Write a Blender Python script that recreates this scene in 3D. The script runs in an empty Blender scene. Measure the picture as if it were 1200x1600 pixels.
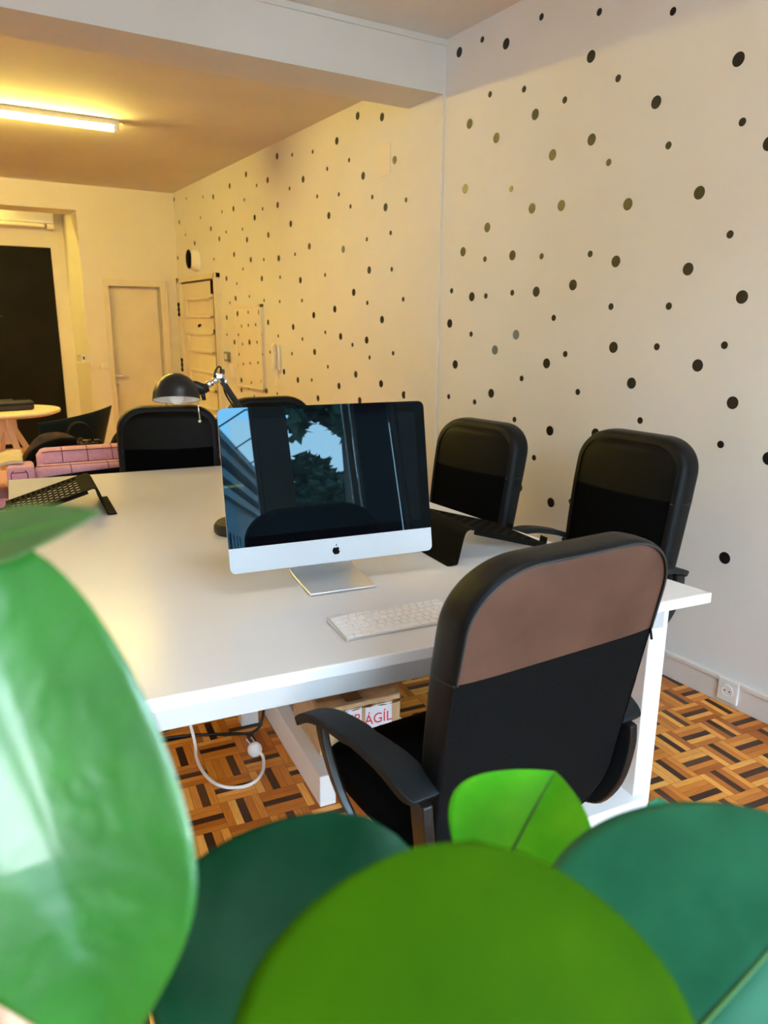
import bpy, bmesh, math, random
from mathutils import Vector, Matrix
PI = math.pi
SC = bpy.context.scene
COL = SC.collection
random.seed(7)

# ------------------------------------------------------------------ camera, world, exposure
CAM_POS = Vector((0, 0, 1.38))
YAW, PITCH, ROLL, FPX = math.radians(31.48), math.radians(-14.38), math.radians(0.367), 1160.0
fwd = Vector((math.sin(YAW)*math.cos(PITCH), math.cos(YAW)*math.cos(PITCH), math.sin(PITCH)))
rt = Vector((math.cos(YAW), -math.sin(YAW), 0))
up = rt.cross(fwd)
rt2 = rt*math.cos(ROLL) + up*math.sin(ROLL)
up2 = -rt*math.sin(ROLL) + up*math.cos(ROLL)
cd = bpy.data.cameras.new('camera')
cam = bpy.data.objects.new('camera', cd)
COL.objects.link(cam)
cam.matrix_world = Matrix(((rt2.x, up2.x, -fwd.x, 0), (rt2.y, up2.y, -fwd.y, 0), (rt2.z, up2.z, -fwd.z, 1.38), (0, 0, 0, 1)))
cd.sensor_fit = 'AUTO'
cd.sensor_width = 36
cd.lens = FPX/1600*36
cd.clip_start = 0.02
cd.dof.use_dof = True
cd.dof.focus_distance = 1.9
cd.dof.aperture_fstop = 6.2
SC.camera = cam

SKY = 20.0
EXPOSURE = 1.05
NEAR_FILL = 38.0  # strength of the added fill tube over the front room
TUBE = 108.0
w = bpy.data.worlds.new('world')
SC.world = w
w.use_nodes = True
wn = w.node_tree.nodes
wl = w.node_tree.links
bg = wn['Background']
tcw = wn.new('ShaderNodeTexCoord')
sep = wn.new('ShaderNodeSeparateXYZ')
wl.new(tcw.outputs['Generated'], sep.inputs[0])
rmp = wn.new('ShaderNodeValToRGB')
rmp.color_ramp.elements[0].position = 0.0
rmp.color_ramp.elements[0].color = (0.80, 0.90, 1.0, 1)
rmp.color_ramp.elements[1].position = 0.6
rmp.color_ramp.elements[1].color = (0.42, 0.70, 1.0, 1)
e_ = rmp.color_ramp.elements.new(0.28)
e_.color = (0.62, 0.83, 1.0, 1)
wl.new(sep.outputs[2], rmp.inputs[0])
wl.new(rmp.outputs[0], bg.inputs[0])
bg.inputs[1].default_value = SKY

vs = SC.view_settings
vs.view_transform = 'Standard'
vs.look = 'None'
vs.exposure = EXPOSURE
vs.gamma = 1
vs.use_curve_mapping = False
try:
    SC.cycles.use_denoising = True
    SC.cycles.max_bounces = 10
    SC.cycles.diffuse_bounces = 6
    SC.cycles.sample_clamp_indirect = 8
    SC.cycles.caustics_reflective = False
    SC.cycles.caustics_refractive = False
except Exception:
    pass

# ------------------------------------------------------------------ helpers
class NT:
    def __init__(s, m):
        s.m = m
        s.n = m.node_tree.nodes
        s.l = m.node_tree.links
    def new(s, t, **k):
        x = s.n.new(t)
        for a, b in k.items():
            setattr(x, a, b)
        return x
    def put(s, sock, v):
        if isinstance(v, bpy.types.NodeSocket):
            s.l.new(v, sock)
        else:
            sock.default_value = v
    def math(s, op, a, b=0.0, c=0.0):
        x = s.new('ShaderNodeMath', operation=op)
        s.put(x.inputs[0], a)
        s.put(x.inputs[1], b)
        if len(x.inputs) > 2:
            s.put(x.inputs[2], c)
        return x.outputs[0]
    def mix(s, f, a, b):
        x = s.new('ShaderNodeMix', data_type='RGBA')
        s.put(x.inputs[0], f)
        s.put(x.inputs[6], a)
        s.put(x.inputs[7], b)
        return x.outputs[2]
    def ramp(s, f, stops):
        x = s.new('ShaderNodeValToRGB')
        el = x.color_ramp.elements
        el[0].position, el[0].color = stops[0][0], (*stops[0][1], 1)
        el[1].position, el[1].color = stops[-1][0], (*stops[-1][1], 1)
        for p, c in stops[1:-1]:
            e = el.new(p)
            e.color = (*c, 1)
        s.put(x.inputs[0], f)
        return x.outputs[0]

def c3(c):
    return (c[0], c[1], c[2], 1)

def srgb(r, g, b):
    f = lambda v: (v/255/12.92) if v/255 <= .04045 else ((v/255+.055)/1.055)**2.4
    return (f(r), f(g), f(b))

MATS = {}
def mat(name, col=(.8, .8, .8), rough=.5, metal=0.0, spec=.5, coat=0.0, emit=None, estr=0.0,
        noise=0.0, nscale=20.0, bump=0.0, bscale=200.0, tint=None, ior=None, trans=0.0, sheen=0.0):
    """Principled material; colour varied by an object-space noise, with an optional fine bump."""
    m = bpy.data.materials.new(name)
    m.use_nodes = True
    t = NT(m)
    p = t.n['Principled BSDF']
    p.inputs['Roughness'].default_value = rough
    p.inputs['Metallic'].default_value = metal
    p.inputs['Specular IOR Level'].default_value = spec
    p.inputs['Coat Weight'].default_value = coat
    p.inputs['Coat Roughness'].default_value = .05
    if sheen:
        p.inputs['Sheen Weight'].default_value = sheen
    if tint:
        p.inputs['Specular Tint'].default_value = c3(tint)
    if ior:
        p.inputs['IOR'].default_value = ior
    if trans:
        p.inputs['Subsurface Weight'].default_value = trans
        p.inputs['Subsurface Radius'].default_value = (.004, .008, .002)
    tc = t.new('ShaderNodeTexCoord')
    nz = t.new('ShaderNodeTexNoise')
    nz.inputs['Scale'].default_value = nscale
    nz.inputs['Detail'].default_value = 4
    t.l.new(tc.outputs['Object'], nz.inputs['Vector'])
    if noise > 0:
        lo = tuple(max(0, c*(1-noise)) for c in col)
        hi = tuple(min(1, c*(1+noise)) for c in col)
        t.l.new(t.ramp(nz.outputs['Fac'], [(.3, lo), (.7, hi)]), p.inputs['Base Color'])
    else:
        p.inputs['Base Color'].default_value = c3(col)
    if bump > 0:
        bz = t.new('ShaderNodeTexNoise')
        bz.inputs['Scale'].default_value = bscale
        bz.inputs['Detail'].default_value = 3
        t.l.new(tc.outputs['Object'], bz.inputs['Vector'])
        b = t.new('ShaderNodeBump')
        b.inputs['Strength'].default_value = bump
        b.inputs['Distance'].default_value = .002
        t.l.new(bz.outputs['Fac'], b.inputs['Height'])
        t.l.new(b.outputs[0], p.inputs['Normal'])
    if emit:
        p.inputs['Emission Color'].default_value = c3(emit)
        p.inputs['Emission Strength'].default_value = estr
    MATS[name] = m
    return m

class MB:
    """collects simple shapes and links them as one mesh object"""
    def __init__(s):
        s.v, s.f, s.mi, s.cur = [], [], [], 0
    def add(s, vs_, fs, m=None):
        o = len(s.v)
        s.v += [Vector(a) for a in vs_]
        s.f += [[i+o for i in f] for f in fs]
        s.mi += [s.cur if m is None else m]*len(fs)
        return s
    def box(s, c, d, rz=0, M=None, m=None):
        x, y, z = d[0]/2, d[1]/2, d[2]/2
        R = M or Matrix.Rotation(rz, 3, 'Z')
        c = Vector(c)
        vs_ = [c + R @ Vector((a*x, b*y, e*z)) for e in (-1, 1) for a, b in ((-1, -1), (1, -1), (1, 1), (-1, 1))]
        return s.add(vs_, [(3, 2, 1, 0), (4, 5, 6, 7), (0, 1, 5, 4), (1, 2, 6, 5), (2, 3, 7, 6), (3, 0, 4, 7)], m)
    def b2(s, a, b, m=None):
        a, b = Vector(a), Vector(b)
        return s.box((a+b)/2, [abs(x) for x in (b-a)], m=m)
    def prism(s, poly, z0, z1, m=None):
        n = len(poly)
        vs_ = [(x, y, z0) for x, y in poly] + [(x, y, z1) for x, y in poly]
        fs = [list(range(n))[::-1], list(range(n, 2*n))] + [[i, (i+1) % n, n+(i+1) % n, n+i] for i in range(n)]
        return s.add(vs_, fs, m)
    def extr(s, poly, M, h, m=None):
        """polygon in the local xy plane of matrix M (4x4), thickness h along its z"""
        n = len(poly)
        vs_ = [M @ Vector((x, y, 0)) for x, y in poly] + [M @ Vector((x, y, h)) for x, y in poly]
        fs = [list(range(n))[::-1], list(range(n, 2*n))] + [[i, (i+1) % n, n+(i+1) % n, n+i] for i in range(n)]
        return s.add(vs_, fs, m)
    def tube(s, pts, r, n=10, m=None, cap=True, flat=1.0, upv=(0, 0, 1)):
        pts = [Vector(p) for p in pts]
        if not isinstance(r, (list, tuple)):
            r = [r]*len(pts)
        vs_ = []
        prev = None
        for i, p in enumerate(pts):
            d = (pts[min(i+1, len(pts)-1)] - pts[max(i-1, 0)]).normalized()
            if prev is None:
                a = d.cross(Vector(upv))
                if a.length < .05:
                    a = d.cross(Vector((1, 0, 0)))
            else:
                a = prev - d*prev.dot(d)
            a.normalize()
            prev = a
            b = d.cross(a)
            for k in range(n):
                t = 2*PI*k/n
                vs_.append(p + a*math.cos(t)*r[i] + b*math.sin(t)*r[i]*flat)
        fs = []
        for i in range(len(pts)-1):
            for k in range(n):
                fs.append((i*n+k, i*n+(k+1) % n, (i+1)*n+(k+1) % n, (i+1)*n+k))
        if cap:
            fs.append(list(range(n))[::-1])
            fs.append([(len(pts)-1)*n+k for k in range(n)])
        return s.add(vs_, fs, m)
    def strip(s, pts, wid, thk, side, m=None):
        """rectangular section swept along pts; wid across 'side', thk along the normal"""
        pts = [Vector(p) for p in pts]
        side = Vector(side).normalized()
        vs_ = []
        for i, p in enumerate(pts):
            d = (pts[min(i+1, len(pts)-1)] - pts[max(i-1, 0)]).normalized()
            nrm = side.cross(d).normalized()
            ww = wid[i] if isinstance(wid, (list, tuple)) else wid
            tt = thk[i] if isinstance(thk, (list, tuple)) else thk
            for a, b in ((-1, -1), (1, -1), (1, 1), (-1, 1)):
                vs_.append(p + side*a*ww/2 + nrm*b*tt/2)
        fs = []
        for i in range(len(pts)-1):
            for k in range(4):
                fs.append((i*4+k, i*4+(k+1) % 4, (i+1)*4+(k+1) % 4, (i+1)*4+k))
        fs.append((3, 2, 1, 0))
        o = (len(pts)-1)*4
        fs.append((o, o+1, o+2, o+3))
        return s.add(vs_, fs, m)
    def lathe(s, prof, c=(0, 0, 0), n=32, M=None, m=None, a0=0, a1=2*PI):
        c = Vector(c)
        R = M or Matrix.Identity(3)
        vs_ = []
        full = abs(a1-a0-2*PI) < 1e-6
        nn = n if full else n+1
        for r, z in prof:
            for k in range(nn):
                t = a0+(a1-a0)*k/n
                vs_.append(c + R @ Vector((r*math.cos(t), r*math.sin(t), z)))
        fs = []
        for i in range(len(prof)-1):
            for k in range(n):
                k2 = (k+1) % nn
                fs.append((i*nn+k, i*nn+k2, (i+1)*nn+k2, (i+1)*nn+k))
        if full and prof[0][0] > 1e-5:
            fs.append(list(range(nn))[::-1])
        if full and prof[-1][0] > 1e-5:
            fs.append([(len(prof)-1)*nn+k for k in range(nn)])
        return s.add(vs_, fs, m)
    def grid(s, fn, nu, nv, m=None, skip=None, flip=False):
        vs_ = [fn(i/nu, j/nv) for j in range(nv+1) for i in range(nu+1)]
        fs = []
        for j in range(nv):
            for i in range(nu):
                if skip and skip(i, j):
                    continue
                q = [j*(nu+1)+i, j*(nu+1)+i+1, (j+1)*(nu+1)+i+1, (j+1)*(nu+1)+i]
                fs.append(q[::-1] if flip else q)
        return s.add(vs_, fs, m)
    def ell(s, c, r, nu=16, nv=10, M=None, m=None, wob=0, seed=0):
        rr = random.Random(seed)
        c = Vector(c)
        R = M or Matrix.Identity(3)
        ph = [rr.uniform(0, 6) for _ in range(4)]
        def fn(u, v):
            t, p = 2*PI*u, PI*(v-.5)
            k = 1+wob*(math.sin(3*t+ph[0])*math.cos(p)+.6*math.sin(5*t+4*p+ph[1])*math.cos(p))
            return c + R @ Vector((r[0]*math.cos(t)*math.cos(p)*k, r[1]*math.sin(t)*math.cos(p)*k, r[2]*math.sin(p)*k))
        return s.grid(fn, nu, nv, m)
    def build(s, name, mats, parent=None, smooth=False, bevel=0, seg=2, weld=True, solid=0, sub=0, ang=None):
        me = bpy.data.meshes.new(name)
        me.from_pydata([tuple(v) for v in s.v], [], s.f)
        if not isinstance(mats, (list, tuple)):
            mats = [mats]
        for m in mats:
            me.materials.append(m)
        for p, k in zip(me.polygons, s.mi):
            p.material_index = k
            p.use_smooth = smooth
        bm = bmesh.new()
        bm.from_mesh(me)
        if weld:
            bmesh.ops.remove_doubles(bm, verts=bm.verts, dist=1e-5)
        bmesh.ops.recalc_face_normals(bm, faces=bm.faces)
        bm.to_mesh(me)
        bm.free()
        if smooth and ang is not None:
            try:
                me.set_sharp_from_angle(angle=math.radians(ang))
            except Exception:
                pass
        o = bpy.data.objects.new(name, me)
        COL.objects.link(o)
        if parent is not None:
            o.parent = parent
        if solid:
            md = o.modifiers.new('solid', 'SOLIDIFY')
            md.thickness = solid
            md.offset = 0
        if sub:
            md = o.modifiers.new('sub', 'SUBSURF')
            md.levels = md.render_levels = sub
        if bevel:
            md = o.modifiers.new('bevel', 'BEVEL')
            md.width = bevel
            md.segments = seg
            md.limit_method = 'ANGLE'
            md.angle_limit = math.radians(40)
            md.harden_normals = False
        return o

def tag(o, label, cat, group=None, kind=None):
    o['label'] = label
    o['category'] = cat
    if group:
        o['group'] = group
    if kind:
        o['kind'] = kind
    return o

def thing(name, label, cat, loc=(0, 0, 0), rz=0, group=None):
    o = bpy.data.objects.new(name, None)
    COL.objects.link(o)
    o.location = loc
    o.rotation_euler = (0, 0, rz)
    o.empty_display_size = .05
    return tag(o, label, cat, group)

def struct(o):
    o['kind'] = 'structure'
    return o

def copy_tree(o, parent=None):
    c = o.copy()
    COL.objects.link(c)
    if parent is not None:
        c.parent = parent
    for ch in list(o.children):
        copy_tree(ch, c)
    return c

def text(name, body, size, mt, parent, M, ext=.0004, align='CENTER', sx=1.0):
    cu = bpy.data.curves.new(name, 'FONT')
    cu.body = body
    cu.size = size
    cu.extrude = ext
    cu.align_x = align
    cu.materials.append(mt)
    tmp = bpy.data.objects.new(name, cu)
    COL.objects.link(tmp)
    bpy.context.view_layer.update()
    me = bpy.data.meshes.new_from_object(tmp.evaluated_get(bpy.context.evaluated_depsgraph_get()))
    bpy.data.objects.remove(tmp)
    me.transform(M @ Matrix.Diagonal((sx, 1, 1, 1)))
    me.materials.clear()
    me.materials.append(mt)
    t = bpy.data.objects.new(name, me)
    COL.objects.link(t)
    t.parent = parent
    return t

def smoothpath(pts, n=6):
    """Catmull-Rom through pts"""
    P = [Vector(p) for p in pts]
    out = []
    for i in range(len(P)-1):
        a, b, c, d = P[max(i-1, 0)], P[i], P[i+1], P[min(i+2, len(P)-1)]
        for k in range(n):
            t = k/n
            out.append(.5*((2*b)+(c-a)*t+(2*a-5*b+4*c-d)*t*t+(3*b-a-3*c+d)*t**3))
    out.append(P[-1])
    return out

def rrect(w_, h_, r, n=6, cx=0, cy=0):
    out = []
    for sx, sy, a0 in ((1, 1, 0), (-1, 1, PI/2), (-1, -1, PI), (1, -1, 1.5*PI)):
        for k in range(n+1):
            a = a0+PI/2*k/n
            out.append((cx+sx*(w_/2-r)+r*math.cos(a), cy+sy*(h_/2-r)+r*math.sin(a)))
    return out

# ------------------------------------------------------------------ materials
M_wall = mat('wall_paint', (.77, .76, .73), .75, spec=.25, noise=.02, nscale=3, bump=.12, bscale=90)
M_ceil = mat('ceiling_paint', (.74, .71, .67), .85, spec=.2, noise=.03, nscale=2.5, bump=.1, bscale=60)
M_beam = mat('beam_paint', (.68, .68, .65), .8, spec=.2, noise=.02, nscale=3)
M_far = mat('cream_paint', (.80, .755, .67), .75, spec=.25, noise=.02, nscale=3, bump=.1, bscale=90)
M_dot = mat('dot_vinyl', (.006, .006, .007), .35, spec=.4)
M_dotb = mat('dot_vinyl_warm_glint', (.030, .023, .012), .35, spec=.4, noise=.5, nscale=300)  # warm reflection on glossy black dots, painted in as brown
M_dotg = mat('dot_vinyl_cool_glint', (.15, .19, .21), .35, spec=.4, noise=.25, nscale=300)  # bluish reflection on glossy black dots, painted in as grey
M_door = mat('door_paint', (.78, .71, .57), .5, spec=.4, noise=.03, nscale=6)
M_trim = mat('trim_paint', (.74, .70, .65), .45, spec=.4, noise=.03, nscale=8)
M_white = mat('desk_white', (.72, .72, .72), .25, spec=.32, noise=.01, nscale=4)
M_apron = mat('apron_grey', (.52, .52, .51), .4, spec=.4)
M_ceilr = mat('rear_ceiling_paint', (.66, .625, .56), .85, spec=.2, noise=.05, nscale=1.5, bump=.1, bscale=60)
M_leg = mat('leg_white', (.82, .81, .79), .4, spec=.4, noise=.02, nscale=6)
M_plastw = mat('white_plastic', (.83, .82, .79), .35, spec=.4)
M_blk = mat('black_plastic', (.005, .0075, .009), .5, spec=.22, bump=.25, bscale=900)
M_blkpl = mat('smooth_black_plastic', (.007, .0075, .008), .35, spec=.35)
M_fab = mat('black_mesh_fabric', (.002, .002, .0022), .95, spec=.04)
M_leather = mat('black_leather', (.0025, .0035, .0045), .42, spec=.18, bump=.35, bscale=700, noise=.3, nscale=40)
M_leafr = mat('black_leather_front', (.003, .0028, .002), .55, spec=.12, bump=.3, bscale=300, noise=.25, nscale=15)
M_brown = mat('dusty_back_leather', (.105, .050, .032), .6, spec=.2, noise=.22, nscale=9, bump=.15, bscale=900)
M_chrome = mat('chrome', (.75, .75, .75), .15, metal=1)
M_dmet = mat('dark_metal', (.006, .0055, .0045), .7, metal=.0, spec=.03, noise=.15, nscale=30)
M_alu = mat('aluminium', (.78, .80, .82), .32, metal=.75, spec=.5)
M_chin = mat('silver_chin', (.44, .47, .50), .5, metal=.0, spec=.5)
M_glass = mat('screen_glass', (.002, .002, .003), .0, spec=.5, ior=1.36, tint=(.30, .72, 1.0))
M_lcd = mat('screen_panel', (.003, .005, .007), .0, spec=.5, ior=1.32, tint=(.52, .84, 1.0))
M_logo = mat('logo_black', (.004, .004, .004), .12, spec=.5)
M_key = mat('key_white', (.85, .85, .84), .45, spec=.35)
M_stitch = mat('stitching', (.02, .022, .024), .6)
M_red = mat('label_red', srgb(225, 60, 75), .7)
M_green = mat('label_green', srgb(40, 140, 100), .7)
M_paper = mat('label_paper', (.78, .80, .86), .6)
M_card = mat('cardboard', srgb(190, 158, 118), .75, noise=.14, nscale=25, bump=.3, bscale=40)
M_tape = mat('brown_tape', srgb(150, 112, 78), .22, spec=.6, noise=.15, nscale=30, bump=.5, bscale=35)
M_ink = mat('print_ink', srgb(70, 90, 75), .7)
M_pink = mat('sofa_pink', srgb(222, 166, 178), .9, spec=.15, noise=.08, nscale=60, bump=.3, bscale=500, sheen=.2)
M_seam = mat('sofa_seam', srgb(120, 70, 80), .9)
M_blackfab = mat('black_cloth', (.006, .006, .006), .95, spec=.1, noise=.3, nscale=20)
M_brnfab = mat('brown_cloth', (.085, .05, .032), .85, spec=.1, noise=.3, nscale=25, bump=.4, bscale=80)
M_cream = mat('cream_cloth', srgb(215, 198, 165), .9, spec=.1, noise=.08, nscale=20, bump=.4, bscale=60)
M_wood = mat('pale_wood', srgb(240, 224, 194), .5, noise=.07, nscale=8)
M_teal = mat('dark_teal_shell', (.003, .013, .016), .5, spec=.12)
M_board = mat('chalkboard', (.008, .0075, .007), .8, spec=.15, noise=.3, nscale=3)
M_chalk = mat('chalk', (.12, .12, .12), .95)
M_tube = mat('tube_glow', (1, .9, .7), .4, emit=(1.0, .77, .16), estr=TUBE)
M_fill = mat('fill_tube_glow', (1, .95, .9), .4, emit=(1.0, .97, .93), estr=NEAR_FILL)  # glow of the added front fill tube
M_gold = mat('gold_hardware', (.30, .22, .11), .35, metal=1)
M_yellow = mat('yellow_band', srgb(215, 185, 30), .7)
M_sheath = mat('leaf_sheath', srgb(205, 160, 130), .6, noise=.1, nscale=60)
M_stem = mat('plant_stem', srgb(165, 110, 80), .6, noise=.15, nscale=60)
M_pot = mat('terracotta', srgb(170, 95, 60), .8, noise=.1, nscale=20)
M_soil = mat('soil', (.03, .02, .012), .95, noise=.4, nscale=60)

def leafmat(name, a, b, rough, coat=.35, spec=.45):
    m = mat(name, a, rough, spec=spec, coat=coat)
    t = NT(m)
    p = t.n['Principled BSDF']
    tc = t.new('ShaderNodeTexCoord')
    nz = t.new('ShaderNodeTexNoise')
    nz.inputs['Scale'].default_value = 22
    t.l.new(tc.outputs['Object'], nz.inputs['Vector'])
    t.l.new(t.ramp(nz.outputs['Fac'], [(.3, a), (.75, b)]), p.inputs['Base Color'])
    p.inputs['Specular IOR Level'].default_value = spec
    wv = t.new('ShaderNodeTexNoise')
    wv.inputs['Scale'].default_value = 70
    t.l.new(tc.outputs['Object'], wv.inputs['Vector'])
    bp = t.new('ShaderNodeBump')
    bp.inputs['Strength'].default_value = .25
    bp.inputs['Distance'].default_value = .003
    t.l.new(wv.outputs['Fac'], bp.inputs['Height'])
    t.l.new(bp.outputs[0], p.inputs['Normal'])
    return m
M_lf_bright = leafmat('leaf_bright', (.009, .105, .007), (.018, .155, .010), .32, .4, .5)
M_lf_dark = leafmat('leaf_dark', (.002, .034, .012), (.004, .050, .018), .45, .0, .10)
M_lf_olive = leafmat('leaf_olive', (.022, .070, .0008), (.032, .090, .0008), .65, .0, .02)
M_lf_blue = leafmat('leaf_blue_green', (.006, .085, .036), (.012, .12, .052), .5, .0, .2)
M_lf_pale = leafmat('leaf_pale', (.045, .11, .022), (.075, .15, .04), .5, .1)
M_lf_young = leafmat('leaf_young', (.04, .36, .004), (.10, .50, .008), .45, .0, .2)
M_rib = mat('leaf_rib', (.03, .12, .006), .5)

# basket-weave mosaic parquet: blocks of five fingers, alternate blocks turned, most blocks with one dark finger
def parquet():
    m = bpy.data.materials.new('mosaic_parquet')
    m.use_nodes = True
    t = NT(m)
    p = t.n['Principled BSDF']
    geo = t.new('ShaderNodeNewGeometry')
    sp = t.new('ShaderNodeSeparateXYZ')
    t.l.new(geo.outputs['Position'], sp.inputs[0])
    th = math.radians(-7)
    S = .1175
    ux = t.math('ADD', t.math('MULTIPLY', sp.outputs[0], math.cos(th)/S), t.math('MULTIPLY', sp.outputs[1], math.sin(th)/S))
    uy = t.math('ADD', t.math('MULTIPLY', sp.outputs[0], -math.sin(th)/S), t.math('MULTIPLY', sp.outputs[1], math.cos(th)/S))
    ox = (2.111*math.cos(th)+1.276*math.sin(th))/S
    oy = (-2.111*math.sin(th)+1.276*math.cos(th))/S
    ux = t.math('ADD', ux, 40.5-ox)
    uy = t.math('ADD', uy, 40.5-oy)
    bx, by = t.math('FLOOR', ux), t.math('FLOOR', uy)
    fx, fy = t.math('FRACT', ux), t.math('FRACT', uy)
    par = t.math('MODULO', t.math('ADD', bx, by), 2)          # 0: fingers run along y
    inv = t.math('SUBTRACT', 1, par)
    a = t.math('ADD', t.math('MULTIPLY', fx, inv), t.math('MULTIPLY', fy, par))    # across the fingers
    l_ = t.math('ADD', t.math('MULTIPLY', fy, inv), t.math('MULTIPLY', fx, par))   # along the fingers
    k5 = t.math('MULTIPLY', a, 5)
    si = t.math('FLOOR', k5)
    sf = t.math('FRACT', k5)
    cv = t.new('ShaderNodeCombineXYZ')
    t.l.new(bx, cv.inputs[0]); t.l.new(by, cv.inputs[1]); t.l.new(si, cv.inputs[2])
    wn_ = t.new('ShaderNodeTexWhiteNoise', noise_dimensions='3D')
    t.l.new(cv.outputs[0], wn_.inputs[0])
    cb = t.new('ShaderNodeCombineXYZ')
    t.l.new(bx, cb.inputs[0]); t.l.new(by, cb.inputs[1]); cb.inputs[2].default_value = 77
    wb = t.new('ShaderNodeTexWhiteNoise', noise_dimensions='3D')
    t.l.new(cb.outputs[0], wb.inputs[0])
    # dark finger index 1..3, mostly the middle one
    r = wb.outputs['Value']
    di = t.math('ADD', 2, t.math('SUBTRACT', t.math('GREATER_THAN', r, .86), t.math('LESS_THAN', r, .10)))
    isd = t.math('LESS_THAN', t.math('ABSOLUTE', t.math('SUBTRACT', si, di)), .5)
    light = t.ramp(wn_.outputs['Value'], [(0, srgb(172, 92, 28)), (.35, srgb(208, 126, 44)), (.7, srgb(226, 148, 58)), (1, srgb(245, 178, 86))])
    dark = t.ramp(wb.outputs['Value'], [(0, srgb(52, 30, 20)), (.6, srgb(74, 44, 30)), (1, srgb(96, 62, 42))])
    # grain along the finger
    gv = t.new('ShaderNodeCombineXYZ')
    t.l.new(t.math('MULTIPLY', k5, 2.2), gv.inputs[0])
    t.l.new(t.math('MULTIPLY', l_, .8), gv.inputs[1])
    t.l.new(t.math('ADD', t.math('MULTIPLY', bx, 3.7), t.math('MULTIPLY', by, 7.3)), gv.inputs[2])
    gn = t.new('ShaderNodeTexNoise')
    gn.inputs['Scale'].default_value = 2.5
    gn.inputs['Detail'].default_value = 5
    t.l.new(gv.outputs[0], gn.inputs['Vector'])
    base = t.mix(isd, light, dark)
    g = t.ramp(gn.outputs['Fac'], [(.3, (.80, .72, .64)), (.6, (1.1, 1.08, 1.0))])
    mm = t.new('ShaderNodeMix', data_type='RGBA', blend_type='MULTIPLY')
    mm.inputs[0].default_value = .75
    t.l.new(base, mm.inputs[6]); t.l.new(g, mm.inputs[7])
    # joints
    e1 = t.math('MINIMUM', sf, t.math('SUBTRACT', 1, sf))
    e2 = t.math('MULTIPLY', t.math('MINIMUM', l_, t.math('SUBTRACT', 1, l_)), 5)
    j = t.math('LESS_THAN', t.math('MINIMUM', e1, e2), .03)
    col = t.mix(t.math('MULTIPLY', j, .6), mm.outputs[2], (.03, .014, .005, 1))
    t.l.new(col, p.inputs['Base Color'])
    p.inputs['Roughness'].default_value = .3
    p.inputs['Specular IOR Level'].default_value = .35
    b = t.new('ShaderNodeBump')
    b.inputs['Strength'].default_value = .15
    b.inputs['Distance'].default_value = .001
    t.l.new(t.math('SUBTRACT', 1, j), b.inputs['Height'])
    t.l.new(b.outputs[0], p.inputs['Normal'])
    return m
M_floor = parquet()

def glassmat():
    m = bpy.data.materials.new('window_glass')
    m.use_nodes = True
    t = NT(m)
    t.n.remove(t.n['Principled BSDF'])
    out = t.n['Material Output']
    tr = t.new('ShaderNodeBsdfTransparent')
    gl = t.new('ShaderNodeBsdfGlossy')
    gl.inputs['Roughness'].default_value = 0
    fr = t.new('ShaderNodeFresnel')
    fr.inputs[0].default_value = 1.45
    mx = t.new('ShaderNodeMixShader')
    t.l.new(fr.outputs[0], mx.inputs[0])
    t.l.new(tr.outputs[0], mx.inputs[1])
    t.l.new(gl.outputs[0], mx.inputs[2])
    t.l.new(mx.outputs[0], out.inputs[0])
    return m
M_pane = glassmat()

# mesh weave for the chair backs: fine object-space rows of dashes
def weave():
    m = mat('woven_mesh', (.003, .003, .003), .85, spec=.08)
    t = NT(m)
    p = t.n['Principled BSDF']
    tc = t.new('ShaderNodeTexCoord')
    sp = t.new('ShaderNodeSeparateXYZ')
    t.l.new(tc.outputs['Object'], sp.inputs[0])
    row = t.math('MULTIPLY', sp.outputs[2], 215)
    off = t.math('MULTIPLY', t.math('MODULO', t.math('FLOOR', row), 2), .5)
    cx_ = t.math('FRACT', t.math('ADD', t.math('MULTIPLY', sp.outputs[0], 190), off))
    ry = t.math('FRACT', row)
    hole = t.math('MULTIPLY', t.math('GREATER_THAN', cx_, .35), t.math('GREATER_THAN', ry, .4))
    t.l.new(t.mix(hole, (.007, .007, .0075, 1), (.0004, .0004, .0004, 1)), p.inputs['Base Color'])
    b = t.new('ShaderNodeBump')
    b.inputs['Strength'].default_value = .6
    b.inputs['Distance'].default_value = .001
    t.l.new(t.math('SUBTRACT', 1, hole), b.inputs['Height'])
    t.l.new(b.outputs[0], p.inputs['Normal'])
    return m
M_weave = weave()

# ------------------------------------------------------------------ the room
XW, XL, YF, YB = 2.418, -2.2, -1.6, 8.155
ZN, ZF, SOF = 2.735, 2.647, 2.492
BY0, BY1 = 3.385, 3.702
XT = .2
struct(MB().b2((XL-XT, YF-XT, -.08), (XW+XT, 9.25, 0)).build('floor', M_floor))
struct(MB().b2((XL-XT, YF-XT, ZN), (XW+XT, BY0+.01, ZN+.1)).build('ceiling', M_ceil))
struct(MB().b2((XL-XT, BY1-.01, ZF), (XW+XT, YB+.2, ZF+.1)).build('ceiling_rear', M_ceilr))
wr = struct(MB().b2((XW, YF-XT, 0), (XW+XT, YB+XT, ZN+.1)).build('wall_right', M_wall))
struct(MB().b2((XL-XT, YF-XT, 0), (XL, 9.2, ZN+.1)).build('wall_left', M_wall))
struct(MB().b2((XL, BY0, SOF), (XW, BY1, ZN+.1)).build('trim_1', M_beam))          # ceiling beam
struct(MB().b2((XL, BY0-.012, ZN-.028), (XW-.001, BY0, ZN)).build('trim_2', M_beam, bevel=.003))
struct(MB().b2((XW-.010, BY0, 0), (XW+.02, BY1, SOF)).build('trim_3', M_wall))      # flat pier under the beam
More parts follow.
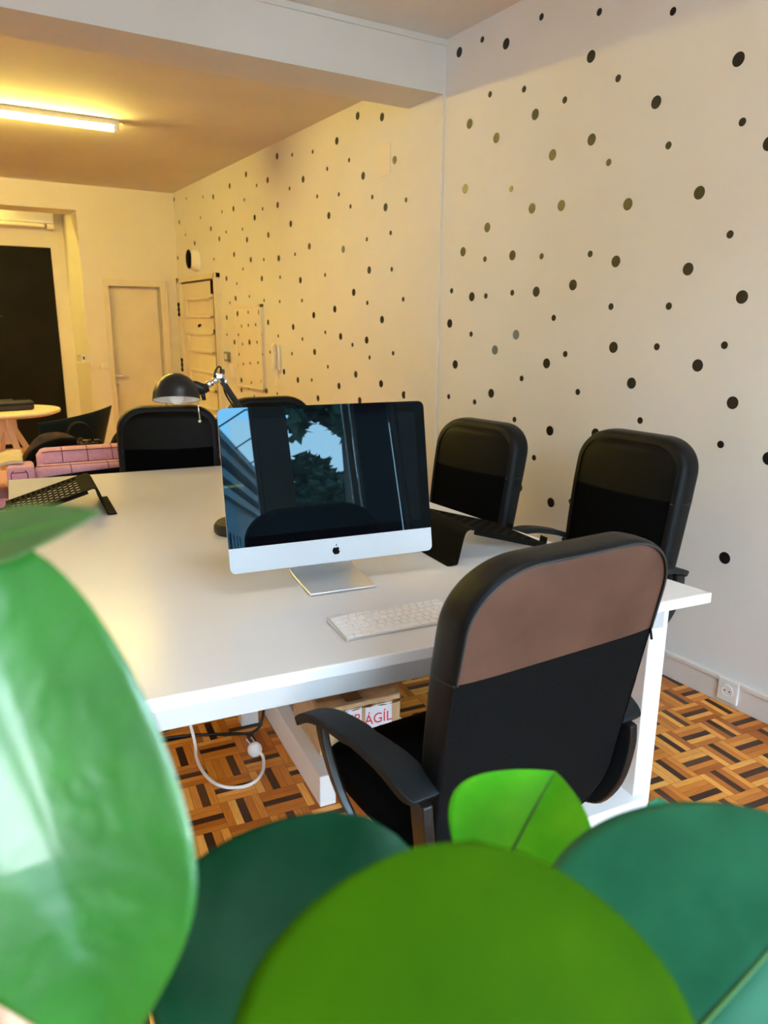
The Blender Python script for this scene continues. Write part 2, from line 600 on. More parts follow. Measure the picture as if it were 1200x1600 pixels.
# rear wall with the doorway and the wide opening
mb = MB()
OX, OZ = 1.46, 2.412
D1a, D1b, D1z = 1.70, 2.222, 1.716
mb.b2((XL, YB, OZ), (XW, YB+.38, ZF+.1))
mb.b2((OX, YB, 0), (D1a, YB+.38, OZ))
mb.b2((D1b, YB, 0), (XW, YB+.38, OZ))
mb.b2((D1a, YB, D1z), (D1b, YB+.38, OZ))
mb.b2((D1a, YB+.10, 0), (D1b, YB+.38, D1z))
struct(mb.build('wall_back', M_far, weld=False))
mb = MB()
mb.b2((XL, 9.0, 0), (XW, 9.2, ZF+.1))
struct(mb.build('wall_rear', M_far, weld=False))
struct(MB().b2((1.46, YB+.38, 0), (1.60, 9.0, ZF)).build('wall_rear_side', M_far))
struct(MB().b2((XL, YB+.19, ZF), (XW, 9.2, ZF+.1)).build('ceiling_passage', M_ceil))
# chalkboard paint on the rear wall
cb = struct(MB().b2((XL+.02, 8.99, .01), (1.318, 8.9995, 2.12)).build('trim_4', M_board))
mb = MB()
for i, (dx, dz) in enumerate(((0, 0), (.02, .015), (.045, .0), (.065, .012), (.085, .02), (.105, .01))):
    mb.tube([(.645+dx, 8.988, 1.395+dz), (.66+dx, 8.988, 1.405+dz*.4), (.672+dx, 8.988, 1.40+dz*1.3)], .003, 5)
mb.build('chalk_mark', M_chalk, cb)
# skirting along the right wall, with a rounded top bead
mb = MB()
mb.b2((XW-.014, YF, 0), (XW, BY0, .088))
mb.b2((XW-.020, YF, .088), (XW, BY0, .108))
struct(mb.build('baseboard_right', M_trim, bevel=.004, weld=False))
mb = MB()
mb.b2((XW-.014, BY1, 0), (XW, 6.70, .10))
struct(mb.build('baseboard_rear_right', M_trim, bevel=.004))
struct(MB().b2((OX, YB-.014, 0), (D1a-.05, YB, .10)).build('baseboard_back', M_trim, bevel=.004))

# window wall behind the camera
WZ0, WZ1 = .08, 2.36
wins = [(-2.0, -1.35), (-.42, .935), (1.125, 1.93), (2.14, 2.395)]  # first and last are unseen, added for more daylight inside
mb = MB()
mb.b2((XL, YF-XT, 0), (XW, YF, WZ0))
mb.b2((XL, YF-XT, WZ1), (XW, YF, ZN+.1))
edges_ = [XL]+[v for w_ in wins for v in w_]+[XW]
for i in range(0, len(edges_), 2):
    mb.b2((edges_[i], YF-XT, WZ0), (edges_[i+1], YF, WZ1))
struct(mb.build('wall_front', M_wall, weld=False))
M_blind = mat('blue_grey_blind', (.10, .17, .24), .8)
for n, (a, b) in enumerate(wins):
    mb = MB()
    f = .03
    yy = YF-.10
    for (x0, x1, z0, z1) in ((a, a+f, WZ0, WZ1), (b-f, b, WZ0, WZ1), (a, b, WZ0, WZ0+f), (a, b, WZ1-f, WZ1)):
        mb.b2((x0, yy-.03, z0), (x1, yy+.03, z1))
    if n == 2:
        mb.b2((1.560, yy-.03, WZ0), (1.60, yy+.03, WZ1))
        mb.b2((1.615, yy-.03, WZ0), (1.635, yy+.03, WZ1))
    if n == 0:
        mb.b2((-1.70, yy-.03, WZ0), (-1.66, yy+.03, WZ1))
    fr = struct(mb.build('window_%d' % (n+1), M_plastw, weld=False))
    MB().b2((a+f, yy-.004, WZ0+f), (b-f, yy+.004, WZ1-f)).build('pane', M_pane, fr)
    MB().b2((a-.03, YF-.02, WZ0-.03), (b+.03, YF+.05, WZ0)).build('sill', M_plastw, fr, bevel=.004)
    if n == 2:
        MB().b2((1.632, yy-.05, WZ0+f), (b-f, yy-.045, WZ1-f)).build('blind', M_blind, fr)

# ------------------------------------------------------------------ dots on the right wall
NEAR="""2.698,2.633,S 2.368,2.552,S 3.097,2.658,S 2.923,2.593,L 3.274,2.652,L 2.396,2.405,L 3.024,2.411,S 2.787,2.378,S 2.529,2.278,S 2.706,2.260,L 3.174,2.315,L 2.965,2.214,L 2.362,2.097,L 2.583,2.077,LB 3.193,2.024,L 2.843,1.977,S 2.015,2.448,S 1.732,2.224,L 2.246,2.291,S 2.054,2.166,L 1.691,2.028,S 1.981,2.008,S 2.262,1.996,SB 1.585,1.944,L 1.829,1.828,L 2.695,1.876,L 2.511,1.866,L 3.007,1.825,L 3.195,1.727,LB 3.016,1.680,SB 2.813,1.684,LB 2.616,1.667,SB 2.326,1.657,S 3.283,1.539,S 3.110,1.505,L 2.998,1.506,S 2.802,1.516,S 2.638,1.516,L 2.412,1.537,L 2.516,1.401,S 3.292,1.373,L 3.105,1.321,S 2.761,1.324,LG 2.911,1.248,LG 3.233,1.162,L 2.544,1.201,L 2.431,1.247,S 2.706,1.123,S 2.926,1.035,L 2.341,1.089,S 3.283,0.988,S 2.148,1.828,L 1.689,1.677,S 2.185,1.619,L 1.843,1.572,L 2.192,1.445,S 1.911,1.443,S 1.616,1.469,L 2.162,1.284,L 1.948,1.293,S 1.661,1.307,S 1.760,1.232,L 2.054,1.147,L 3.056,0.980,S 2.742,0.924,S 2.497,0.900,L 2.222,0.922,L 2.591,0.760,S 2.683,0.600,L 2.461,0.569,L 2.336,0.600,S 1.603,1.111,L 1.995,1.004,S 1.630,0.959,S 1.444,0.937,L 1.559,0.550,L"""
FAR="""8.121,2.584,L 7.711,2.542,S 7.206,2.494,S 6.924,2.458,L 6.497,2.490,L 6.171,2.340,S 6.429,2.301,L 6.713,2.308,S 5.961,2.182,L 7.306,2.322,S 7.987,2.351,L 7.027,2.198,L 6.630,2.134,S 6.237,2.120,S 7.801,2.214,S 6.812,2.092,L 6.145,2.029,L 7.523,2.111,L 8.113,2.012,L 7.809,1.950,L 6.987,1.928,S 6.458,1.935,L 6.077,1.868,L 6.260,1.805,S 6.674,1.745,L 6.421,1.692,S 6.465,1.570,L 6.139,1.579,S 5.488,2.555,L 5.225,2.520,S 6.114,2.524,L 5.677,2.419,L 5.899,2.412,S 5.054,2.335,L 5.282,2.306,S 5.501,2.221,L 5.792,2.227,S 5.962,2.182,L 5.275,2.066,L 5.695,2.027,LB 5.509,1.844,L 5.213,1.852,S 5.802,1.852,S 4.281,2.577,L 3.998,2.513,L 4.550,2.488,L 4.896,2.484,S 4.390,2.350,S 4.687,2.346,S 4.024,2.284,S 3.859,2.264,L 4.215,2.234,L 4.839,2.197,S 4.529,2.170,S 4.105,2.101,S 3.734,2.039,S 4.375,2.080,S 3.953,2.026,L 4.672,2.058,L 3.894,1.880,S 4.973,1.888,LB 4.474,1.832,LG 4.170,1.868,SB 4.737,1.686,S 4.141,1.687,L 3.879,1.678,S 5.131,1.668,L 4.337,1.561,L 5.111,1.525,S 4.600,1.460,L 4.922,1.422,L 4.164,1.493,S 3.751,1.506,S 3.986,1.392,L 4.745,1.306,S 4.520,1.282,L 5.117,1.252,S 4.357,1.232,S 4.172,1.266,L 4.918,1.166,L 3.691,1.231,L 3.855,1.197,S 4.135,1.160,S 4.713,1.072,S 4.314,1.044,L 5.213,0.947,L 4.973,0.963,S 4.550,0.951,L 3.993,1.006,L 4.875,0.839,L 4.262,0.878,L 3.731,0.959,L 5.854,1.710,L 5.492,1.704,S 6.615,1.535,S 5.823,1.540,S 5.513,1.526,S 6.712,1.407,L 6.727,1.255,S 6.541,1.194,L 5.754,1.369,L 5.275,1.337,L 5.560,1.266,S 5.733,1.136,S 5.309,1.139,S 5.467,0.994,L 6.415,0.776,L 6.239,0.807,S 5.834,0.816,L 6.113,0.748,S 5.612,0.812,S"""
CAB="""6.371,1.440,L 6.119,1.450,S 5.878,1.447,L 6.286,1.335,S 6.126,1.343,S 5.962,1.349,S 6.369,1.261,S 5.843,1.274,S 6.279,1.183,S 6.115,1.204,L 5.944,1.208,S 6.373,1.093,S 5.841,1.114,S 6.279,1.013,S 6.115,1.029,S 5.939,1.041,S 6.425,0.993,S 6.342,0.870,L 6.106,0.865,S 5.870,0.889,L"""
def parse(s):
    return [(float(a), float(b), c) for a, b, c in (t.split(',') for t in s.split())]
def dots(name, lst, x, parent, t=.0005):
    mb = MB()
    for y, z, k in lst:
        r = .0225 if k[0] == 'L' else .0135
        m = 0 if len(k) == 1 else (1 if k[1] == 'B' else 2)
        n = 26
        ring = [(x-t, y+r*math.cos(2*PI*i/n), z+r*math.sin(2*PI*i/n)) for i in range(n)]
        ring2 = [(x, q[1], q[2]) for q in ring]
        mb.add(ring+ring2, [list(range(n))]+[[i, (i+1) % n, n+(i+1) % n, n+i] for i in range(n)], m)
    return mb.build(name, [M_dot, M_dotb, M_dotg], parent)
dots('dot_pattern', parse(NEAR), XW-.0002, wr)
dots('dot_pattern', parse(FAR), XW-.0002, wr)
rd = random.Random(21)
dots('dot_pattern', [(-1.45+.27*i+rd.uniform(-.09, .09), .45+.25*j+rd.uniform(-.09, .09), rd.choice('LLS')) for i in range(9) for j in range(9)], XW-.0002, wr)

# ------------------------------------------------------------------ doors
# plain door in the rear wall
MB().b2((D1a, YB+.075, 0), (D1b-.016, YB+.10, D1z-.012)).build('door_1', M_door, bevel=.002)
d1 = struct(bpy.data.objects['door_1'])
mb = MB()
fw = .048
mb.b2((D1a-fw, YB-.016, 0), (D1a, YB+.10, D1z))
mb.b2((D1b, YB-.016, 0), (D1b+fw+.02, YB+.10, D1z))
mb.b2((D1a-fw, YB-.016, D1z), (D1b+fw+.02, YB+.10, D1z+.055))
mb.b2((D1a-fw-.004, YB-.022, 0), (D1a-fw+.014, YB-.012, D1z+.055))
mb.b2((D1b+fw+.006, YB-.022, 0), (D1b+fw+.024, YB-.012, D1z+.055))
mb.b2((D1a-fw-.004, YB-.022, D1z+.045), (D1b+fw+.024, YB-.012, D1z+.062))
mb.build('door_frame', M_door, d1, weld=False)
mb = MB()
mb.tube([(1.735, YB+.072, .81), (1.735, YB+.035, .81), (1.75, YB+.03, .81), (1.84, YB+.03, .805)], [.009, .009, .009, .008], 8)
mb.b2((1.722, YB+.068, .79), (1.748, YB+.076, .83))
mb.build('door_handle', M_chrome, d1, smooth=True, ang=40)
mb = MB()
mb.lathe([(.014, 0), (.014, .008), (.008, .010)], (1.735, YB+.070, .725), 12, Matrix.Rotation(PI/2, 3, 'X'))
mb.tube([(1.735, YB+.075, .725), (1.735, YB+.045, .722)], .004, 6)
mb.build('lock', M_chrome, d1)
# panelled entrance door in the right wall (hinges far, rod bolt near)
DY0, DY1, DZ = 6.93, 8.00, 1.755
struct(MB().b2((XW-.012, DY0, 0), (XW+.005, DY1, DZ)).build('door_2', M_door))
d2 = bpy.data.objects['door_2']
mb = MB()
mb.b2((XW-.045, DY1, 0), (XW, DY1+.075, DZ+.05))
mb.b2((XW-.045, DY0-.085, 0), (XW, DY0-.012, DZ+.05))
mb.b2((XW-.045, DY0-.085, DZ+.005), (XW, DY1+.075, DZ+.05))
mb.b2((XW-.052, DY0-.09, 0), (XW-.04, DY0-.07, DZ+.055))
mb.build('door_frame', M_door, d2, weld=False, bevel=.003)
mb = MB()
mb.b2((XW-.0135, DY0-.012, 0), (XW-.002, DY0+.004, DZ))
mb.b2((XW-.0135, DY0, DZ-.012), (XW-.002, DY1, DZ+.004))
mb.build('door_gap', M_blkpl, d2, weld=False)
for zc in (1.50, 1.165, .80, .44, .12):
    h = .19 if zc > .2 else .13
    mb = MB()
    y0, y1 = 7.04, 7.84
    for a, b, c, d in ((y0, y1, zc+h/2-.02, zc+h/2), (y0, y1, zc-h/2, zc-h/2+.02), (y0, y0+.035, zc-h/2, zc+h/2), (y1-.035, y1, zc-h/2, zc+h/2)):
        mb.b2((XW-.036, a, c), (XW-.011, b, d))
    mb.b2((XW-.018, y0+.07, zc-.055), (XW-.011, y1-.07, zc+.045))
    mb.build('door_panel', M_door, d2, weld=False, bevel=.004)
for z in (1.49, .92):
    mb = MB()
    mb.tube([(XW-.05, DY1+.012, z-.07), (XW-.05, DY1+.012, z+.07)], .011, 8)
    for k in (-.05, 0, .05):
        mb.tube([(XW-.05, DY1+.012, z+k-.012), (XW-.05, DY1+.012, z+k+.012)], .015, 8)
    mb.build('hinge', M_dmet, d2, smooth=True, ang=40)
mb = MB()
mb.tube([(XW-.03, DY0+.02, .3), (XW-.03, DY0+.02, 1.66)], .009, 8)
mb.b2((XW-.05, DY0, 1.62), (XW-.012, DY0+.05, 1.74))
mb.b2((XW-.045, DY0+.005, 1.26), (XW-.012, DY0+.035, 1.30))
mb.build('rod_bolt', M_dmet, d2, smooth=True, ang=40)
mb = MB()
mb.tube([(XW-.012, 7.43, 1.335), (XW-.03, 7.43, 1.335), (XW-.034, 7.43, 1.315)], .012, 8)
mb.build('door_viewer', M_dmet, d2, smooth=True)

# ------------------------------------------------------------------ fittings on the walls
M_alu2 = mat('grey_box_metal', (.28, .26, .23), .5, spec=.4)
def plate(name, label, cat, c, ny, nz, mt, face, group=None, depth=.012):
    """a small wall plate; face 'x' on the right wall, 'y' on the rear wall"""
    mb = MB()
    if face == 'x':
        mb.box((c[0]-depth/2, c[1], c[2]), (depth, ny, nz))
    else:
        mb.box((c[0], c[1]-depth/2, c[2]), (ny, depth, nz))
    return tag(mb.build(name, mt, bevel=.003), label, cat, group)
s1 = plate('light_switch', 'cream double light switch beside the plain door', 'light switch', (1.592, YB, .92), .075, .06, M_plastw, 'y')
for k in (-.018, .018):
    MB().box((1.592+k, YB-.014, .92), (.032, .006, .046)).build('rocker', M_plastw, s1, bevel=.002)
s2 = plate('intercom_button_box', 'small grey wall box between the panelled door and dotted cabinet', 'wall switch', (XW, 6.70, 1.06), .10, .085, M_alu2, 'x', depth=.03)
MB().box((XW-.032, 6.70, 1.06), (.006, .05, .05)).build('button', M_plastw, s2, bevel=.002)
s3 = plate('wall_bracket', 'cream narrow plastic holder below the grey wall box', 'holder', (XW, 6.62, .93), .05, .12, M_plastw, 'x', depth=.02)
plate('junction_cover', 'blank square cover painted over high on the dotted wall near the beam', 'cover plate', (XW, 3.98, 2.28), .16, .17, M_far, 'x', depth=.004)
plate('round_cover', 'round blank cover painted over near the top far corner of the dotted wall', 'cover plate', (XW, 7.86, 2.245), .085, .085, M_far, 'x', depth=.003)
# power socket on the skirting
so = thing('power_socket', 'white round-pin power socket on the grey skirting', 'power socket', (XW-.014, 1.467, .063))
MB().box((-.005, 0, 0), (.010, .082, .088)).build('plate', M_plastw, so, bevel=.003)
R90 = Matrix.Rotation(-PI/2, 3, 'Y')
mb = MB()
mb.lathe([(.0235, .010), (.0235, .013), (.0195, .013), (.0190, .0105), (0, .0105)], (0, 0, 0), 24, R90)
mb.build('socket_ring', M_plastw, so, smooth=True, ang=35)
mb = MB()
for k in (-.0095, .0095):
    mb.tube([(-.0135, k, 0), (-.0100, k, 0)], .0026, 8)
mb.build('pin_hole', M_blkpl, so)
# fuse cabinet covered in the same dots
fc = thing('fuse_cabinet', 'cream wall cabinet covered in black dots beside the panelled door', 'wall cabinet', (0, 0, 0))
mb = MB()
y0, y1, z0, z1 = 5.84, 6.44, .815, 1.515
mb.b2((XW-.03, y0, z0), (XW-.001, y0+.03, z1))
mb.b2((XW-.03, y1-.02, z0), (XW-.001, y1, z1))
mb.b2((XW-.03, y0, z1-.028), (XW-.001, y1, z1))
mb.b2((XW-.03, y0, z0), (XW-.001, y1, z0+.012))
mb.build('cabinet_frame', M_far, fc, weld=False, bevel=.002)
cdr = MB().b2((XW-.024, y0+.03, z0+.012), (XW-.001, y1-.02, z1-.028)).build('cabinet_door', M_far, fc)
for q in parse(CAB):
    dots('dot', [q], XW-.0242, cdr)
# door phone
ph = thing('door_phone', 'cream door phone handset hanging on the dotted wall', 'door phone', (XW, 5.56, 1.10))
MB().box((-.012, 0, 0), (.024, .09, .20)).build('base', M_plastw, ph, bevel=.01)
mb = MB()
mb.strip(smoothpath([(-.03, 0, -.095), (-.045, 0, -.085), (-.042, 0, -.03), (-.042, 0, .03), (-.047, 0, .085), (-.032, 0, .098)], 4), .048, .022, (0, 1, 0))
mb.build('handset', M_plastw, ph, bevel=.006)
mb = MB()
mb.tube(smoothpath([(-.02, 0, -.10), (-.025, -.01, -.16), (-.02, -.03, -.20), (-.02, .02, -.22), (-.015, .03, -.18)], 5), .005, 6)
mb.build('cord', M_plastw, ph, smooth=True)
# emergency light
em = thing('alarm_siren', 'round cream fitting with dark oval lens above the panelled door', 'alarm', (XW, 7.47, 1.945))
mb = MB()
mb.lathe([(.10, 0), (.10, .03), (.085, .06), (.05, .075), (0, .078)], (0, 0, 0), 28, R90)
mb.build('body', M_plastw, em, smooth=True, ang=50)
mb = MB()
mb.ell((-.080, .020, .012), (.020, .070, .090), 20, 12)
mb.build('lens', M_dmet, em, smooth=True)
# little corner shelf with cards
sh = thing('corner_shelf', 'small cream shelf bracket on the edge of the wide opening', 'shelf', (1.40, YB-.03, .965))
MB().box((0, 0, 0), (.17, .06, .012)).build('board', M_far, sh)
MB().box((.07, .0, -.03), (.03, .05, .05)).build('bracket', M_far, sh)
cdz = [(-.045, M_cream, 'cream gift card standing at the outer end of the small shelf'), (.0, M_paper, 'white card printed with a dark mark, middle of the small shelf'), (.045, M_far, 'plain cream card leaning at the wall end of the small shelf')]
for k, (dx, mt, lb) in enumerate(cdz):
    o = MB().box((1.40+dx, YB-.03, 1.005), (.04, .008, .068)).build('card', mt)
    tag(o, lb, 'card', 'cards on the small shelf')
    if k == 1:
        MB().box((1.40+dx, YB-.0345, 1.005), (.018, .001, .03)).build('print', M_brnfab, o)
# air conditioner in the passage
ac = thing('air_conditioner', 'cream wall air conditioner unit high above the chalkboard', 'air conditioner', (.845, 8.99, 2.44))
MB().box((0, -.10, 0), (1.0, .20, .20)).build('body', M_plastw, ac, bevel=.02)
mb = MB()
mb.b2((-.48, -.195, -.135), (.41, -.10, -.10))
mb.build('louver', M_far, ac, bevel=.01)
MB().b2((.43, -.19, -.15), (.50, -.05, -.10)).build('vent_end', M_trim, ac, bevel=.008)
MB().box((.24, -.2015, .06), (.09, .002, .025)).build('display_strip', M_trim, ac)

# ------------------------------------------------------------------ tube lights
def tube_light(loc, length, label, wid=.05, glow=None):
    t = thing('tube_light', label, 'ceiling light', loc, 0, 'ceiling tube lights')
    MB().box((0, 0, .022), (length, wid, .035)).build('batten', M_plastw, t, bevel=.003)
    mb = MB()
    mb.tube([(-length/2+.035, 0, -.014), (length/2-.035, 0, -.014)], .015, 14)
    mb.build('tube', glow or M_tube, t, smooth=True, ang=40)
    for s in (-1, 1):
        MB().box((s*(length/2-.018), 0, -.006), (.034, .034, .042)).build('end_cap', M_plastw, t, bevel=.003)
    return t
tube_light((.67, 5.49, ZF-.04), 1.25, 'lit ceiling tube light visible beyond the white beam')
tube_light((-.85, 5.49, ZF-.04), 1.25, 'added unseen tube light in line further left on the rear ceiling')  # out of view, added to brighten the rear room
tube_light((.1, 8.74, ZF-.04), 1.25, 'tube light in the passage above the chalkboard')
tube_light((.9, .55, ZN-.04), 1.25, 'added unseen white fill tube over the front of the room', glow=M_fill)  # out of view, added to lift desk top, floor and right wall

# ------------------------------------------------------------------ big white desk
TZ = .74
DR = math.radians(-6.5)
desk = thing('desk', 'large glossy white shared desk filling the front room', 'desk', (.85, 2.2, 0))
def dk(x, y, z=0):
    return (x-.85, y-2.2, z)
poly = [(.046, 1.236), (1.587, 1.044), (1.553, 1.56), (1.528, 2.187), (1.50, 3.168), (.242, 3.353)]
mb = MB()
mb.prism([(x-.85, y-2.2) for x, y in poly], TZ-.027, TZ)
mb.build('tabletop', M_white, desk, bevel=.003)
def bar(p0, p1, wd, z0, z1):
    a, b = Vector(p0), Vector(p1)
    d = (b-a).normalized()
    n = Vector((-d.y, d.x))*wd/2
    return [(a+n), (b+n), (b-n), (a-n)], z0, z1
def bars(name, lst, mt=M_leg):
    mb = MB()
    for q in lst:
        p, z0, z1 = bar(*q)
        mb.prism([(v.x-.85, v.y-2.2) for v in p], z0, z1)
    return mb.build(name, mt, desk, weld=False, bevel=.003)
Ax = lambda x: 1.236-(x-.046)*.1246        # the front edge line
bars('apron', [((.12, Ax(.12)+.045), (1.48, Ax(1.48)+.045), .022, TZ-.085, TZ-.027)], M_apron)
bars('apron', [((1.46, 1.32), (1.40, 3.10), .022, TZ-.085, TZ-.027)], M_apron)
bars('apron', [((.30, 3.29), (1.45, 3.12), .022, TZ-.062, TZ-.027)], M_apron)
bars('apron', [((.14, 1.30), (.30, 3.28), .022, TZ-.085, TZ-.027)], M_apron)
for nm, x, y, x2, y2 in (('leg', 1.548, 1.215, 1.610, 1.208), ('leg', 1.12, 2.87, 1.18, 2.862)):
    bars(nm, [((x, y), (x2, y2), .07, 0, TZ-.027)])
bars('leg', [((.16, 1.38), (.22, 1.372), .06, 0, TZ-.027)])
bars('leg', [((.31, 3.20), (.37, 3.192), .06, 0, TZ-.027)])
# centre support: runners on the floor, two posts and a low plank
bars('runner', [((.858, 1.705), (.975, 2.74), .05, 0, .10)])
bars('runner', [((1.22, 1.245), (1.58, 1.205), .10, 0, .10)])
bars('post', [((.92, 2.20), (.985, 2.192), .05, .10, TZ-.027)])
bars('post', [((.80, 2.275), (.862, 2.268), .05, 0, TZ-.027)])
bars('low_shelf', [((1.065, 1.80), (1.16, 2.68), .33, .055, .075)])

# ------------------------------------------------------------------ all-in-one computer
YAWC, TILT = math.radians(-8.41), math.radians(10.6)
pc = thing('desktop_computer', 'silver all-in-one computer with dark reflective screen on the white desk', 'computer', (.817, 1.557, TZ), YAWC)
PW, PH, CH = .528, .388, .060
Mt = Matrix.Translation((0, 0, .062)) @ Matrix.Rotation(-TILT, 4, 'X')   # local panel frame: x right, z up the panel, -y to the viewer
def pl(x, y, z):
    return Mt @ Vector((x, y, z))
def rr_part(z0, z1, rb, rtop):
    out = []
    n = 6
    def corner(cx, cz, r, a0):
        if r <= 0:
            return [(cx, cz)]
        return [(cx+r*math.cos(a0+PI/2*k/n), cz+r*math.sin(a0+PI/2*k/n)) for k in range(n+1)]
    hw = PW/2
    out += corner(hw-rtop, z1-rtop, rtop, 0)
    out += corner(-hw+rtop, z1-rtop, rtop, PI/2)
    out += corner(-hw+rb, z0+rb, rb, PI)
    out += corner(hw-rb, z0+rb, rb, 1.5*PI)
    return out
def slab(poly, y0, y1, name, mt, parent, bevel=0):
    mb = MB()
    n = len(poly)
    vs_ = [pl(x, y0, z) for x, z in poly]+[pl(x, y1, z) for x, z in poly]
    mb.add(vs_, [list(range(n)), list(range(n, 2*n))[::-1]]+[[i, (i+1) % n, n+(i+1) % n, n+i] for i in range(n)])
    return mb.build(name, mt, parent, bevel=bevel)
slab(rr_part(CH, PH, 0, .016), -.0005, .0005, 'screen_glass', M_glass, pc)
slab(rr_part(0, CH, .014, 0), -.0012, .0005, 'chin', M_chin, pc, bevel=.0004)
slab([(-.238, CH+.024), (.238, CH+.024), (.238, PH-.027), (-.238, PH-.027)], -.0007, -.0004, 'display', M_lcd, pc)
# aluminium rear shell, bulged
out = rr_part(0, PH, .014, .016)
mb = MB()
rings = [(1.0, .0006), (1.0, .005), (.985, .010), (.85, .018), (.55, .034), (.2, .045)]
n = len(out)
vs_ = []
for s, y in rings:
    for x, z in out:
        vs_.append(pl(x*s, y, PH/2+(z-PH/2)*s))
fs = [[i*n+k, i*n+(k+1) % n, (i+1)*n+(k+1) % n, (i+1)*n+k] for i in range(len(rings)-1) for k in range(n)]
fs.append([(len(rings)-1)*n+k for k in range(n)])
mb.add(vs_, fs)
mb.build('rear_shell', M_alu, pc, smooth=True, ang=30)
# stand: foot plate that bends up into the neck
mb = MB()
path = smoothpath([(0, -.052, .004), (0, .05, .004), (0, .105, .006), (0, .128, .018), (0, .130, .05), (0, .105, .12), (0, .082, .175)], 6)
mb.strip(path, .172, .0055, (1, 0, 0))
mb.build('stand', M_alu, pc, smooth=True, ang=40, bevel=.0015)
MB().box((0, .065, .20), (.10, .05, .05)).build('hinge', M_alu, pc, bevel=.004)
# fruit emblem on the chin
def blob():
    L = []
    for k in range(48):
        t = 2*PI*k/48
        r = 1.0
        x, y = math.cos(t)*.92, math.sin(t)*.98
        if y > 0:
            y -= .30*math.exp(-(x/.32)**2)*(y/.98)      # dip at the top
        else:
            y += .20*math.exp(-(x/.22)**2)*(-y/.98)     # dip at the bottom
            x *= 1-.16*(y*y)
        L.append((x, y))
    # bite on the right side
    bx, by, br = 1.12, .16, .46
    res = []
    for x, y in L:
        d = math.hypot(x-bx, y-by)
        if d < br:
            x, y = bx+(x-bx)/d*br, by+(y-by)/d*br
        res.append((x, y))
    return res
s = .0105
mb = MB()
M4 = Mt @ Matrix.Translation((0, -.0020, CH/2-.002)) @ Matrix.Rotation(PI/2, 4, 'X')
mb.extr([(x*s, y*s) for x, y in blob()], M4, -.0008)
lf = [(.02+.36*math.sin(PI*k/8)*.35+.38*k/8*.6, 1.02+.62*k/8) for k in range(9)]
lf2 = [(.02-.30*math.sin(PI*k/8)*.35+.38*k/8*.6, 1.02+.62*k/8) for k in range(7, 0, -1)]
mb.extr([(x*s, y*s) for x, y in lf+lf2], M4, -.0008)
mb.build('logo', M_logo, pc, weld=False)
mb = MB()
mb.lathe([(.003, 0), (.002, .002), (0, .0025)], pl(0.0, -.001, PH-.012), 10, (Mt @ Matrix.Rotation(PI/2, 4, 'X')).to_3x3())
mb.build('camera_lens', M_blkpl, pc)

# ------------------------------------------------------------------ keyboard
kb = thing('keyboard', 'slim white and silver keyboard in front of the computer', 'keyboard', (.6747, 1.247, TZ), math.radians(-6.5))
KW, KD = .279, .115
mb = MB()
zb = lambda y: .0045+.0065*(y/KD)
v = [(0, 0, .0005), (KW, 0, .0005), (KW, KD, .0005), (0, KD, .0005), (0, 0, zb(0)), (KW, 0, zb(0)), (KW, KD, zb(KD)), (0, KD, zb(KD))]
mb.add(v, [(3, 2, 1, 0), (4, 5, 6, 7), (0, 1, 5, 4), (1, 2, 6, 5), (2, 3, 7, 6), (3, 0, 4, 7)])
mb.build('case', M_alu, kb, bevel=.0015)
U = (KW-.006)/14.5
rows = [[1, 1, 1, 1.25, 5, 1.25, 1, 1, 1, 1], [2.25]+[1]*10+[2.25], [1.75]+[1]*11+[1.75], [1.5]+[1]*12+[1], [1]*13+[1.5], [1.25]+[1]*12+[1.25]]
yy = .004
for ri, rw in enumerate(rows):
    dep = .0187 if ri < 5 else .0125
    xx = .003
    sc = 14.5/sum(rw)
    for wk in rw:
        ww = wk*U*sc
        x0, x1, y0, y1 = xx+.0010, xx+ww-.0010, yy+.0010, yy+dep-.0010
        b = .0004
        z0 = lambda y: zb(y)+.0001
        mb = MB()
        vv = [(x0, y0, z0(y0)), (x1, y0, z0(y0)), (x1, y1, z0(y1)), (x0, y1, z0(y1)),
              (x0+b, y0+b, z0(y0)+.0016), (x1-b, y0+b, z0(y0)+.0016), (x1-b, y1-b, z0(y1)+.0016), (x0+b, y1-b, z0(y1)+.0016)]
        mb.add(vv, [(3, 2, 1, 0), (4, 5, 6, 7), (0, 1, 5, 4), (1, 2, 6, 5), (2, 3, 7, 6), (3, 0, 4, 7)])
        mb.build('key', M_key, kb)
        xx += ww
    yy += dep
# dark bed under the keys
MB().add([(.0028, .0035, zb(.0035)+.00008), (KW-.0028, .0035, zb(.0035)+.00008), (KW-.0028, yy+.0005, zb(yy)+.00008), (.0028, yy+.0005, zb(yy)+.00008)], [(0, 1, 2, 3)]).build('key_bed', M_trim, kb)

